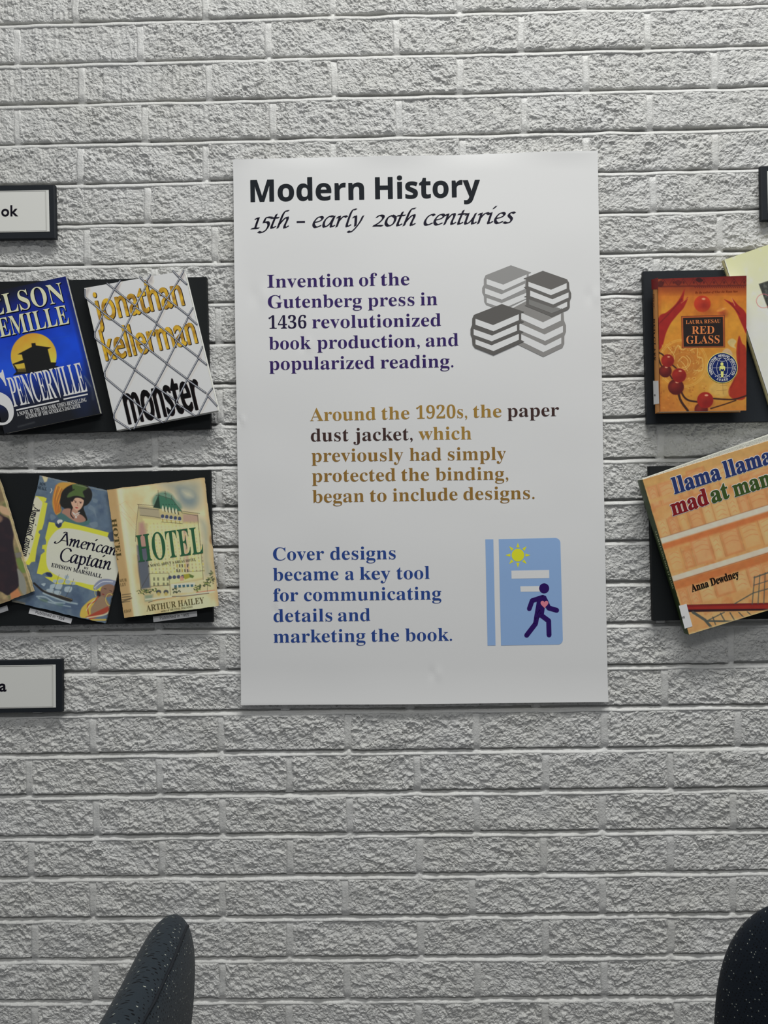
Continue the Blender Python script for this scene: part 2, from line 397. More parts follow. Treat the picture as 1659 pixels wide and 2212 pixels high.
def brick_mesh(seed, style):
    nx, nz = 130, 38
    xs = np.linspace(-BW/2, BW/2, nx); zs = np.linspace(0, BH, nz)
    X, Zz = np.meshgrid(xs, zs); X = X.ravel(); Zz = Zz.ravel()
    wx = X + 0.006*(fbm(X/0.009, Zz/0.009, 2, seed)-0.5); wz = Zz + 0.006*(fbm(X/0.011, Zz/0.011, 2, seed+40)-0.5)
    big = (fbm(X/0.05, Zz/0.035, 2, seed+3)-0.5)*0.0034
    n1 = fbm(wx/0.0095, wz/0.0078, 3, seed+9); st = n1*6.0; fr = st-np.floor(st)
    flake = (np.floor(st)+np.clip((fr-0.62)/0.3, 0, 1))/6.0
    med = np.abs(fbm(wx/0.0065, wz/0.0058, 2, seed+21)-0.5)
    h = big + (flake-0.5)*0.0046 + med*0.0030 + (fbm(X/0.0036, Zz/0.0036, 2, seed+13)-0.5)*0.0022
    h = big + (h-big)*(0.45+1.15*fbm(X/0.028, Zz/0.022, 2, seed+77))
    cr1 = np.abs(fbm(wx/0.02, wz/0.014, 3, seed+88)-0.5); h = h - 0.0022*np.exp(-(cr1/0.012)**2)*(fbm(X/0.03, Zz/0.03, 2, seed+99) > 0.5)
    if style:   # vertical drag marks of the wire-cut face
        h = h*0.72 + (vn(X/0.0042, Zz/0.03, seed+31)-0.5)*0.0021
    e = np.minimum.reduce([X+BW/2, BW/2-X, Zz, BH-Zz]); k = np.clip(1-e/0.0032, 0, 1)
    ez = np.clip(1-np.minimum(Zz, BH-Zz)/0.0026, 0, 1); y = -h*(1-0.45*k) + np.maximum(k*k*0.0010, ez*ez*0.0008)
    jx = (fbm(Zz/0.006, X/0.02, 2, seed+50)-0.5)*0.0022; jz = (fbm(X/0.009, Zz/0.02, 2, seed+60)-0.5)*0.0022
    ed = np.clip(1-e/0.004, 0, 1)
    V = np.stack([X+jx*ed, y, Zz+jz*ed], -1); n = nx*nz; idx = np.arange(n).reshape(nz, nx)
    q = np.stack([idx[:-1, :-1], idx[:-1, 1:], idx[1:, 1:], idx[1:, :-1]], -1).reshape(-1, 4)
    loop = np.concatenate([idx[0, :], idx[1:, -1], idx[-1, -2::-1], idx[-2:0:-1, 0]])
    B = V[loop].copy(); B[:, 1] = 0.016; m = len(loop); bi = n+np.arange(m)
    sk = np.stack([loop, bi, np.roll(bi, -1), np.roll(loop, -1)], -1)
    me = bpy.data.meshes.new('brick'); me.from_pydata(np.concatenate([V, B]).tolist(), [], np.concatenate([q, sk]).tolist()+[list(map(int, bi[::-1]))])
    me.materials.append(M_BRICK); me.update(); return me
def joint_x(row):
    return perp.get(row, [])
MEAS = {0: [163,442,718,993,1262,1531], 1: [36,302,579,856,1125,1399], 2: [176,451,722,993,1265,1543], 3: [36,312,589,861,1132,1403],
        4: [173,444,720,1266,1545], 5: [319,1411], 6: [188,463,1555], 7: [334,1418], 8: [470], 10: [475], 11: [1427], 12: [473], 14: [477], 16: [480,1580],
        17: [345,1436], 18: [200,477,752,1029,1306,1594], 19: [62,344,625,901,1179,1449], 20: [207,480,755,1029,1301,1584],
        21: [67,350,626,906,1174,1449], 22: [200,745,1021,1301,1584], 23: [75,625,909,1179,1449], 24: [205,480,750,1031,1306], 25: [75,625,904,1179,1464]}
def world_to_px(x, z):
    c = RM.T @ (np.array([x, 0, z])-CAM_LOC); return W/2+F*c[0]/-c[2], H/2-F*c[1]/-c[2]
rows = {}
for r in range(-2, 30):
    zc = Z0 - r*COURSE + BH/2
    ms = []
    for px in MEAS.get(r, []):
        py = world_to_px(0, zc)[1]
        for _ in range(3):
            p = WALL.at(px, py); py += (world_to_px(p[0], zc)[1]-world_to_px(p[0], p[2])[1])
        ms.append(float(p[0]))
    rows[r] = ms
ref = [m for r in (0, 2, 18, 20) for m in rows[r]]
ph_even = float(np.angle(np.mean(np.exp(2j*np.pi*np.array(ref)/PITCH)))/(2*np.pi)*PITCH)
ref = [m for r in (1, 3, 19, 21, 23) for m in rows[r]]
ph_odd = float(np.angle(np.mean(np.exp(2j*np.pi*np.array(ref)/PITCH)))/(2*np.pi)*PITCH)
rng = random.Random(5)
joints = {}
for r in range(-1, 28):
    ph = ph_even if r % 2 == 0 else ph_odd; k0 = math.floor((-0.93-ph)/PITCH); js = []
    for k in range(k0, k0+10):
        x = ph+k*PITCH+rng.uniform(-0.0025, 0.0025)
        for m in rows[r]:
            if abs(m-x) < 0.03: x = m
        js.append(x)
    joints[r] = js
XS = np.arange(-1.0, 1.0001, 0.004)
zl, prof = [], []
for r in range(28, -3, -1):      # from the floor side upward: the struck bed joint below every course
    lo = Z0 - r*COURSE - GAP_H
    sl = min(max((r-6)/12.0, 0.0), 1.0)*0.0042
    for dz, y in ((-0.004, 0.0120), (-0.0016, 0.0006), (0.0002, -0.0006), (0.0022, 0.0004+sl*0.5), (0.0052, 0.0018+sl), (0.0060, 0.0092), (0.0066, 0.0120), (0.0088, 0.0138), (0.0102, 0.0138), (0.0140, 0.0138)):
        zl.append(lo+dz); prof.append(y)
zl = np.array(zl); XX, ZZ = np.meshgrid(XS, zl)
YY = np.repeat(np.array(prof)[:, None], len(XS), 1)
YY = YY + (fbm(XX/0.018, ZZ/0.006, 3, 2)-0.5)*0.0012
ZZ = ZZ + (fbm(XX/0.05, np.repeat((zl/COURSE).round()[:, None], len(XS), 1)*3.3, 3, 8)-0.5)*0.0036
jm = np.zeros_like(YY)           # head-joint mortar smeared across the bed joint below it
for i_, z_ in enumerate(zl):
    for j_ in joints.get(int(math.floor((Z0-z_)/COURSE)), []): jm[i_] = np.maximum(jm[i_], np.exp(-((XS-j_)/(0.006))**4)*(0.6+0.4*math.sin(j_*977)))
YY = YY*(1-jm)+0.0016*jm + jm*(fbm(XX/0.004, ZZ/0.004, 2, 3)-0.5)*0.002
nW = len(XS); Vw = np.stack([XX.ravel(), YY.ravel(), ZZ.ravel()], -1).tolist()
idx = np.arange(len(Vw)).reshape(len(zl), nW)
Qw = np.stack([idx[:-1, :-1], idx[:-1, 1:], idx[1:, 1:], idx[1:, :-1]], -1).reshape(-1, 4).tolist()
for r, js in joints.items():     # the flush, trowelled head joints between the bricks of a course
    zb = Z0 - r*COURSE
    for j in js:
        b = len(Vw); dep = rng.uniform(-0.0006, 0.0010); cols_ = (-0.0080, -0.0054, -0.0024, 0.0006, 0.0034, 0.0056, 0.0080)
        for a in range(9):
            z = zb-0.0035+(BH+0.006)*a/8
            for c, dx in enumerate(cols_):
                y = (0.0075, dep*0.7, dep, dep*1.1, dep, dep*0.5, 0.0075)[c] + (vn(j*90+dx*300, z*160, 5)-0.5)*0.0024
                if a in (0, 8): y = max(y, 0.0050)
                Vw.append((j+dx+(vn(z*60, j*40, 9)-0.5)*0.003, float(y), z))
        for a in range(8):
            for c in range(6): k = b+a*7+c; Qw.append((k, k+1, k+8, k+7))
wall = mesh_obj('wall_back', Vw, Qw, M_MORTAR, None, smooth=True)
tag(wall, 'white painted brick wall behind the poster and book boards', kind='structure')
variants = [[brick_mesh(s, 0) for s in range(1, 11)], [brick_mesh(s, 1) for s in range(20, 25)]]
for r in range(-1, 28):
    zb = Z0 - r*COURSE; ph = ph_even if r % 2 == 0 else ph_odd
    js = joints[r]
    for i in range(len(js)-1):
        w = js[i+1]-js[i]-GAP_V; cx = (js[i]+js[i+1])/2
        top = r < 5 and rng.random() < (0.75 if r < 3 else 0.4)
        me = rng.choice(variants[1] if top else variants[0])
        o = bpy.data.objects.new('brick', me); C.objects.link(o); o.parent = wall
        fx = rng.choice((-1, 1)); fz = rng.choice((-1, 1)) if not top else 1
        o.location = (cx, rng.uniform(-0.0008, 0.0008)+0.0004, zb + (BH if fz < 0 else 0) + rng.uniform(-0.0006, 0.0006))
        o.scale = (fx*w/BW, 1.0 if r < 16 else 1.15, fz*rng.uniform(0.985, 1.01)); o.rotation_euler = (rng.uniform(-0.006, 0.006), rng.uniform(-0.004, 0.004), rng.uniform(-0.002, 0.002))
# the rest of the wall, outside the photograph: plain bricks too many to pick apart, and the wall's body
bv, bf = [], []
def box_into(V, Fc, x0, x1, y0, y1, z0, z1):
    b = len(V); V += [(x0,y0,z0),(x1,y0,z0),(x1,y1,z0),(x0,y1,z0),(x0,y0,z1),(x1,y0,z1),(x1,y1,z1),(x0,y1,z1)]
    Fc += [(b,b+3,b+2,b+1),(b+4,b+5,b+6,b+7),(b,b+1,b+5,b+4),(b+1,b+2,b+6,b+5),(b+2,b+3,b+7,b+6),(b+3,b,b+4,b+7)]
for r in range(-26, 32):
    zb = Z0-r*COURSE; ph = ph_even if r % 2 == 0 else ph_odd
    for k in range(-10, 11):
        x0 = ph+k*PITCH+GAP_V/2; x1 = x0+BW
        k0 = math.floor((-0.93-ph)/PITCH)
        if -1 <= r <= 27 and k0 <= k < k0+9: continue
        if zb < 0.0: continue
        box_into(bv, bf, x0, x1, 0.0, 0.014, zb, zb+BH)
tag(mesh_obj('brick_field', bv, bf, M_BRICK, wall), kind='stuff')
sv, sf = [], []; box_into(sv, sf, -2.3, 2.3, 0.0155, 0.2, 0.0, 4.1)
mesh_obj('wall_core', sv, sf, M_MORTAR, wall)
M_FLOOR = mat('grey_carpet', (92, 92, 95), 0.95, 0.1, grain=0.4, gscale=400, bump=0.002)
fv, ff = [], []; box_into(fv, ff, -2.3, 2.3, -4.5, 0.2, -0.05, 0.0)
tag(mesh_obj('floor', fv, ff, M_FLOOR), 'grey carpet floor below the brick wall', kind='structure')

# ------------------------------------------------------------------ the poster
PQ = [(503, 345), (1291, 326), (1314, 1516), (521, 1523)]
def poster_disp(px, py):
    e = 0.0012*np.sin((px-500)/95.0+py/410.0) + 0.0014*(fbm(px/260.0, py/200.0, 2, 4)-0.5)*2
    top = np.clip(1-(py-330)/40.0, 0, 1); bot = np.clip((py-1440)/80.0, 0, 1)
    l = np.clip(1-(px-505)/40.0, 0, 1)
    cr_ = 0
    for cx, cy, r in ((660, 745, 14), (520, 908, 10), (940, 1455, 14), (1280, 640, 16), (560, 640, 22), (600, 1320, 12)):
        d2 = ((px-cx)**2+(py-cy)**2)/r**2; cr_ = cr_ + 0.0008*np.exp(-d2)*np.sin((px-cx)/r*2)
    return e + 0.003*bot**2 + 0.0015*top**2*np.sin(px/60.0) + 0.0015*l**2*np.sin(py/80.0) + cr_
PP = Plane(0.0078, disp=poster_disp)
M_PAPER = mat('satin_paper', (200, 201, 204), 0.42, 0.35)
poster = empty('poster', PP.at(907, 1519), 'large white vertical poster headed Modern History between the book boards', 'poster')
g = Paint(PQ, 5.0); g.fill((205, 206, 209))
sheet = g.build('paper_sheet', PP, print_mat('poster_paper', 0.55, 0.0, 0.00003, 120), poster, thick=0.0004, sheet=True)
T1 = Z(5.351, 520, 360); T2 = Z(5.351, 820, 360)
hd = ink((28, 32, 37)); pr = Print(PP)
def seg(pr, zc, txt, a, b, up, mt, **k):
    q = zc(a, b); pr.text(txt, q[0], q[1], up, mt, **k)
pr.text('Modern', (541.9, 436.4), (786.4, 430.4), (-0.7, -46.5), hd, 'sans', 0.0, fat=0.5)
pr.text('History', (811, 429.4), (1036.8, 424.2), (-0.7, -46.5), hd, 'sans', 0.0, fat=0.5)
pr.build('heading_lettering', poster)
pr = Print(PP); sb = ink((30, 28, 42))
for t, a, b in (('15th', (540.6, 494.2), (626.9, 492.6)), ('early', (674.8, 491.4), (787.7, 488.8)), ('20th', (803.2, 488.2), (900.7, 486.4)), ('centuries', (915, 486.0), (1114.8, 482.0))):
    pr.pen(t, a, b, (-0.3, -23.0), sb, nib=0.24)
pr.ribbon([(641, 480), (659, 479.6)], 4, sb, caps=False)
pr.build('subtitle_lettering', poster)
def para(name, off, lines, cap=27.5):
    pr = Print(PP); zc = Z(2.0232, *off)
    for y0, y1, words in lines:
        xa, xb = words[0][1], words[-1][2]
        for w in words:
            t, a, b, col = w
            f = lambda x: y0+(y1-y0)*(x-xa)/(xb-xa)
            q = zc((a, f(a)), (b, f(b)))
            pr.text(t, q[0], q[1], (-0.5, -cap), ink(col), 'serif', -0.004)
    return pr.build(name, poster)
pu = (46, 32, 82); nb = (37, 60, 118); go = (138, 108, 52); g2 = (122, 92, 44); db = (62, 46, 44)
para('purple_paragraph', (500, 320), [
    (610, 598, [('Invention', 157, 535, pu), ('of', 558, 637, pu), ('the', 653, 778, pu)]),
    (700, 686, [('Gutenberg', 160, 570, pu), ('press', 597, 800, pu), ('in', 826, 900, pu)]),
    (790, 778, [('1436', 163, 328, (34, 28, 56)), ('revolutionized', 353, 916, pu)]),
    (881, 865, [('book', 165, 348, pu), ('production,', 375, 823, pu), ('and', 849, 992, pu)]),
    (970, 958, [('popularized', 166, 626, pu), ('reading.', 652, 970, pu)])])
para('brown_paragraph', (500, 820), [
    (181, 159, [('Around', 343, 631, go), ('the', 656, 778, go), ('1920s,', 808, 1030, go), ('the', 1056, 1180, go), ('paper', 1206, 1432, db)]),
    (270, 261, [('dust', 347, 512, db), ('jacket,', 533, 792, db), ('which', 818, 1049, go)]),
    (359, 350, [('previously', 350, 751, g2), ('had', 779, 918, g2), ('simply', 946, 1200, g2)]),
    (447, 437, [('protected', 352, 718, g2), ('the', 743, 864, g2), ('binding,', 892, 1210, g2)]),
    (538, 521, [('began', 354, 580, g2), ('to', 605, 678, g2), ('include', 705, 988, g2), ('designs.', 1014, 1325, g2)])])
para('blue_paragraph', (500, 1130), [
    (163, 157, [('Cover', 182, 405, nb), ('designs', 432, 718, nb)]),
    (252, 243, [('became', 182, 468, nb), ('a', 497, 536, nb), ('key', 561, 695, nb), ('tool', 722, 866, nb)]),
    (342, 333, [('for', 183, 292, nb), ('communicating', 317, 917, nb)]),
    (432, 427, [('details', 184, 441, nb), ('and', 466, 607, nb)]),
    (523, 513, [('marketing', 184, 586, nb), ('the', 611, 733, nb), ('book.', 760, 964, nb)])])
# pictogram of four stacks of books
pr = Print(PP); zc = Z(6.636, 1000, 560)
A_, B_, D_, E_ = ink((128, 127, 126)), ink((122, 120, 118)), ink((92, 90, 88)), ink((84, 82, 80)); PG = ink((205, 208, 207)); mg = ink((112, 111, 109))
def P_(m, lay, *pts): pr.poly(zc(*pts), m, lay)
P_(A_, 0, (685,92),(978,195),(940,212),(940,560),(560,748),(330,660),(303,615),(298,530),(274,480),(274,415),(298,372),(298,290),(322,235))
P_(PG, 1, (338,288),(575,370),(910,225),(910,300),(578,452),(338,365)); P_(PG, 1, (315,422),(550,508),(888,355),(888,430),(555,585),(315,500)); P_(PG, 1, (338,560),(552,635),(912,485),(912,565),(640,684),(500,684),(338,630))
P_(B_, 2, (980,565),(1440,735),(1448,880),(1476,950),(1476,1040),(1452,1100),(1452,1210),(1425,1270),(1150,1402),(780,1225),(750,1180),(750,1060),(705,1035),(750,1010),(750,880),(700,865),(750,845),(745,740),(720,700))
for q in (((832,772),(1145,908),(1402,785),(1402,882),(1145,1005),(832,865)), ((808,922),(1168,1082),(1432,955),(1432,1050),(1175,1175),(808,1020)), ((832,1080),(1178,1240),(1408,1125),(1408,1212),(1150,1335),(832,1180)), ((775,800),(798,790),(798,870),(775,850)), ((780,1075),(798,1070),(798,1160),(780,1170))): P_(PG, 3, *q)
P_(D_, 4, (1142,170),(1490,290),(1520,340),(1525,430),(1550,490),(1550,550),(1530,600),(1530,690),(1505,725),(1275,830),(880,670),(905,655),(905,550),(870,545),(905,525),(905,425),(868,408),(905,395),(905,295),(865,283))
P_(PG, 5, (935,330),(1260,442),(1485,345),(1485,425),(1258,520),(935,395)); P_(PG, 5, (960,455),(1280,578),(1512,478),(1512,552),(1290,652),(960,535))
P_(mg, 5, (942,580),(1290,702),(1340,680),(1430,715),(1270,778),(942,655)); P_(PG, 5, (1330,688),(1492,612),(1492,680),(1415,718))
P_(E_, 6, (555,648),(875,760),(832,778),(832,885),(875,900),(805,930),(805,1020),(870,1045),(832,1060),(832,1165),(878,1182),(435,1380),(170,1275),(135,1225),(128,1130),(107,1080),(107,1000),(130,945),(132,855),(155,803))
for q in (((178,860),(430,950),(798,793),(798,878),(435,1038),(178,945)), ((152,1008),(415,1100),(770,945),(772,1030),(410,1182),(152,1090)), ((178,1155),(408,1240),(798,1075),(798,1160),(435,1322),(178,1225))): P_(PG, 7, *q)
pr.build('book_stacks_pictogram', poster)
pr = Print(PP); zc = Z(7.9, 1030, 1150)
BL = ink((122, 149, 186)); YE = ink((212, 193, 45)); VI = ink((38, 18, 80)); HE = ink((186, 110, 126))
P_(BL, 0, (143,118),(280,118),(320,1930),(183,1932))
arc = lambda cx, cy, r, a0, a1: [(cx+r*math.cos(math.radians(a)), cy+r*math.sin(math.radians(a))) for a in np.linspace(a0, a1, 8)]
P_(BL, 0, (372,115), *arc(1340, 183, 88, -90, 0), *arc(1385, 1832, 86, 0, 90), (413,1932))
pr.disc(zc((700, 388))[0], 108/7.9, YE, 1)
for k in range(8):
    a = k*math.pi/4; P_(YE, 1, *[(700+r*math.cos(a+t), 388+r*math.sin(a+t)) for r, t in ((133, -0.21), (213, 0), (133, 0.21))])
P_(PG, 1, (588,652),(1235,643),(1238,780),(592,790)); P_(PG, 1, (742,920),(1090,915),(1090,1010),(748,1013))
pr.disc(zc((1150, 955))[0], 86/7.9, VI, 2)
for q, w in ((((1125,1108),(945,1165),(897,1302)), 82), (((1130,1108),(1165,1150),(1228,1290),(1365,1330)), 84), (((1080,1200),(1020,1470),(1003,1560),(852,1757)), 84), (((1080,1400),(1228,1510),(1235,1752)), 84)):
    pr.ribbon(zc(*q), w/7.9, VI, 2)
P_(VI, 2, (1030,1150),(1120,1068),(1180,1085),(1230,1200),(1160,1300),(1143,1425),(1060,1460),(975,1470))
hp = [(1155+4.2*16*math.sin(t)**3, 1222-4.6*(13*math.cos(t)-5*math.cos(2*t)-2*math.cos(3*t)-math.cos(4*t))) for t in np.linspace(0, 2*math.pi, 28, endpoint=False)]
P_(HE, 3, *hp)
pr.build('book_cover_pictogram', poster)

# ------------------------------------------------------------------ name plates (cards in black mounts)
M_BLACK = mat('black_foam_board', (22, 26, 31), 0.62, 0.3, grain=0.15, gscale=500)
M_BLACK2 = mat('matt_black_foam_board', (17, 20, 22), 0.7, 0.25, grain=0.15, gscale=500)
def name_plate(label, outer, inner, text, loc):
    e = empty('name_plate', WALL.at(*loc), label, 'sign')
    prism('mount', outer, 0.0125, 0.004, M_BLACK, e, 0.001)
    prism('card', inner, 0.0131, 0.0123, mat('card', (184, 184, 180), 0.7), e, 0.0001)
    pr = Print(Plane(0.0131), 0.0002); gl = ink((150, 150, 146))
    q = np.array(inner, float)
    i = quad_grow(inner, -6.2); pr.ribbon(list(i)+[i[0]], 0.9, gl)
    i = quad_grow(inner, -7.9); pr.ribbon(list(i)+[i[0]], 0.5, gl)
    if text: pr.text(text[0], text[1], text[2], text[3], ink((20, 18, 28)), 'gill', 0.022, space=1.05)
    pr.build('card_print', e)
    return e
name_plate('black framed name card ending in ok, upper left on the bricks', [(-235,404),(117.5,398.5),(120,514.5),(-232,520)], [(-222,416),(105,410.5),(107,500),(-220,506)],
    ('ok', (3, 467), (39.5, 466.5), (-0.3, -23.3)), (0, 515))
name_plate('black framed name card ending in a, below the vintage jackets', [(-220,1431),(133.5,1424.5),(134,1538),(-219,1544)], [(-208,1441),(120,1435.8),(120.5,1528.3),(-207,1534)],
    ('a', (-1.5, 1493), (14.2, 1492.8), (-0.2, -24.5)), (0, 1539))
name_plate('black framed name card cut off at the right edge, above the cream book', [(1643.5,358.5),(2000,354),(2003,470),(1645.5,475.5)], [(1657.5,369.5),(1988,366),(1990,458),(1659.5,461.5)], None, (1650, 470))

# ------------------------------------------------------------------ black boards that carry the books
tag(prism('display_board', [(-420,618.5),(445.5,597.7),(454.5,926),(-410,950)], 0.014, 0.004, M_BLACK2), 'black foam board behind the chain-link and blue paperback books', 'board', 'black display boards')
tag(prism('display_board', [(-420,1031),(454,1015.2),(459.8,1344),(-410,1360)], 0.014, 0.004, M_BLACK2), 'black foam board behind the worn vintage dust jackets', 'board', 'black display boards')
tag(prism('display_board', [(1389.5,585.7),(2080,573),(2086,902),(1398.8,915.9)], 0.014, 0.004, M_BLACK), 'black foam board behind the red and cream books', 'board', 'black display boards')
tag(prism('display_board', [(1402.4,1007),(2090,996),(2096,1330),(1411.3,1341.3)], 0.014, 0.004, M_BLACK2), 'black foam board behind the orange picture book', 'board', 'black display boards')

M_PAGES = mat('book_pages', (205, 198, 178), 0.85, 0.1, grain=0.5, gscale=900, bump=0.0003)
def book(label, corners, plane, t_back, paint, gloss, spine_col, name='book', inset=2.0, cover_gap=0.0009, group=None, step=1.0, proud=0.0):
    """front cover, page block, spine strip and back cover"""
    bl = plane.at(*corners[3]); e = empty(name, bl, label, 'book', group)
    fc = paint.build('front_cover', plane, gloss, e, thick=cover_gap)
    q = np.array(corners, float); Fp = plane.at(q[:, 0], q[:, 1])
    sm = mat('spine', spine_col, 0.45)
    cen = Fp.mean(0)
    def slab(nm, P, y_off0, yb, mt, shrink=0.0, spine_shrink=0.0):
        Q = P.copy()
        ex = (P[1]-P[0])/np.linalg.norm(P[1]-P[0]); ey = (P[3]-P[0])/np.linalg.norm(P[3]-P[0])
        Q = np.array([P[0]+ex*spine_shrink+ey*shrink, P[1]-ex*shrink+ey*shrink, P[2]-ex*shrink-ey*shrink, P[3]+ex*spine_shrink-ey*shrink])
        A = Q + np.array([0, y_off0, 0]); Bk = Q.copy(); Bk[:, 1] = -yb if np.isscalar(yb) else yb
        Fc = [(0,3,2,1),(4,5,6,7)]+[(i, (i+1) % 4, 4+(i+1) % 4, 4+i) for i in range(4)]
        return mesh_obj(nm, np.concatenate([A, Bk]), Fc, mt, e)
    Pp = Fp.copy(); ey_ = (Fp[3]-Fp[0])/np.linalg.norm(Fp[3]-Fp[0]); Pp[1] -= ey_*proud; Pp[0] -= ey_*proud*0.2
    slab('page_block', Pp, cover_gap, t_back+0.0009, M_PAGES, 0.0016, 0.0009)
    Bk = Fp.copy(); Bk[:, 1] = -(t_back+0.0009)
    A2 = Bk.copy()
    V = np.concatenate([A2, A2+np.array([0, 0.0008, 0])]); Fc = [(0,3,2,1),(4,5,6,7)]+[(i, (i+1) % 4, 4+(i+1) % 4, 4+i) for i in range(4)]
    mesh_obj('back_cover', V, Fc, sm, e)
    # spine: slightly rounded strip joining the two covers down the left edge
    n = 9; V = []; up = (Fp[0]-Fp[3]); ex = (Fp[1]-Fp[0])/np.linalg.norm(Fp[1]-Fp[0])
    for k in range(n):
        s_ = k/(n-1); bul = 0.0014*math.sin(math.pi*s_)
        for P, Bp in ((Fp[0], Bk[0]), (Fp[3], Bk[3])):
            o = P*(1-s_)+Bp*s_ - ex*bul
            V += [o, o+ex*0.0007]
    Fc = []
    for k in range(n-1):
        a = 4*k; b = a+4
        Fc += [(a, a+2, b+2, b), (a+1, b+1, b+3, a+3), (a, b, b+1, a+1), (a+2, a+3, b+3, b+2)]
    Fc += [(0,1,3,2), (4*n-4, 4*n-2, 4*n-1, 4*n-3)]
    mesh_obj('spine', V, Fc, sm, e, smooth=False)
    return e, sm

# ---- book 1: blue thriller with a house against a yellow moon
zc = Z(5.822, 0, 580)
bq = [(-66, 641), (141.7, 596.8), (216.4, 893), (8.5, 937)]
p = Paint(bq, 1.0)
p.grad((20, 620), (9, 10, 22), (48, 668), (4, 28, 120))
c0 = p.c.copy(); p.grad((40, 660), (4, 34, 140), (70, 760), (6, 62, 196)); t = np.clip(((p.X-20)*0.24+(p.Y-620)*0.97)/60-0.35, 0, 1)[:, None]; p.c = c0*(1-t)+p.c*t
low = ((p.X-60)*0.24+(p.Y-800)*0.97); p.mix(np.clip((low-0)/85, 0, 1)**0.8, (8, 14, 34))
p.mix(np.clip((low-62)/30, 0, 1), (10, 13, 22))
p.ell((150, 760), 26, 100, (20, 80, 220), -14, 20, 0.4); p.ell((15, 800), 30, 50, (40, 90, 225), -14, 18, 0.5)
p.line([(150, 640), (212, 890)], 8, (12, 20, 60), 4, 0.5)
mo = p.m_ell((424/5.822, 580+1100/5.822), 49.4, 49.4, 0, 0.7)*p.m_poly(zc((60,700),(900,700),(900,1195),(690,1225),(600,1280),(430,1305),(160,1340),(60,1340)), 0.6); p.grad((60, 720), (214, 152, 48), (80, 790), (224, 194, 66), mo)
for q in ([(395,940),(445,935),(452,968),(645,993),(600,1016),(640,1180),(712,1183),(695,1225),(745,1230),(620,1290),(430,1310),(160,1345),(205,1300),(180,1240),(158,1200),(290,1148),(275,1082),(220,1080),(400,985)],):
    p.poly(zc(*q), (12, 12, 12), 0.6)
p.poly(zc((180,1210),(305,1188),(318,1255),(215,1262)), (212, 180, 60), 0.5)
for k in range(9): p.line(zc((222+k*12, 1258), (228+k*12, 1300)), 0.9, (205, 170, 60), 0.4, 0.8)
p.line(zc((1070,1380),(1150,1500),(1170,1640)), 5, (110, 110, 105), 3, 0.35, True); p.line(zc((1060,1350),(1140,1480)), 2, (180, 180, 170), 1.5, 0.3)
p.line(zc((230,1990),(430,1935)), 3, (120, 120, 112), 2, 0.4); p.line(zc((640,885),(880,850)), 0.8, (40, 90, 190), 0.5, 0.5)
p.mottle(30, 0.12, 3); p.c *= 0.9
PL1 = Plane(0.0265)
GLOSS = print_mat('glossy_cover', 0.22, 0.7, 0.00012, 60); SATIN = print_mat('satin_cover', 0.35, 0.3, 0.00006, 90); MATTE = print_mat('matt_jacket', 0.6, 0.05, 0.00008, 150)
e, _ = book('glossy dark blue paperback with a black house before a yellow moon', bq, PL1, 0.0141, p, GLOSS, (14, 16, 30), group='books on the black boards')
pr = Print(PL1); cr_ = ink((214, 201, 160), 0.35); wh = ink((226, 222, 208), 0.35); dk = ink((10, 12, 24))
for t, a, b, up in (('NELSON', (-309, 643), (825, 415), (-62, -238)), ('DEMILLE', (-158, 900), (880, 690), (-58, -230))):
    q = zc(a, b); u = (up[0]/5.822, up[1]/5.822)
    pr.text(t, (q[0][0]+1, q[0][1]+1), (q[1][0]+1.0, q[1][1]+1), u, dk, 'serif', 0.0, 0, fat=0.8)
    pr.text(t, q[0], q[1], u, cr_, 'serif', -0.003, 1)
pr.build('author_lettering', e); pr = Print(PL1)
q = zc((-95, 1985), (212, 1925)); pr.text('S', q[0], q[1], (-150/5.822, -640/5.822), wh, 'serif', -0.003, 1)
q = zc((178, 1742), (1108, 1545)); pr.text('PENCERVILLE', q[0], q[1], (-98/5.822, -362/5.822), wh, 'serif', -0.003, 1, space=0.93)
pr.ribbon(zc((205,1782),(745,1665)), 3.2, wh, 1, False); pr.ribbon(zc((800,1645),(1105,1580)), 3.0, wh, 1, False)
pr.build('title_lettering', e); pr = Print(PL1)
for t, a, b in (("A NOVEL BY THE NEW YORK TIMES BESTSELLING", (220, 1858), (1093, 1672)), ("AUTHOR OF THE GENERAL'S DAUGHTER", (325, 1893), (1018, 1748))):
    q = zc(a, b); pr.text(t, q[0], q[1], (-2.2, -8.2), wh, 'serif', -0.003, 1)
pr.build('cover_lettering', e)

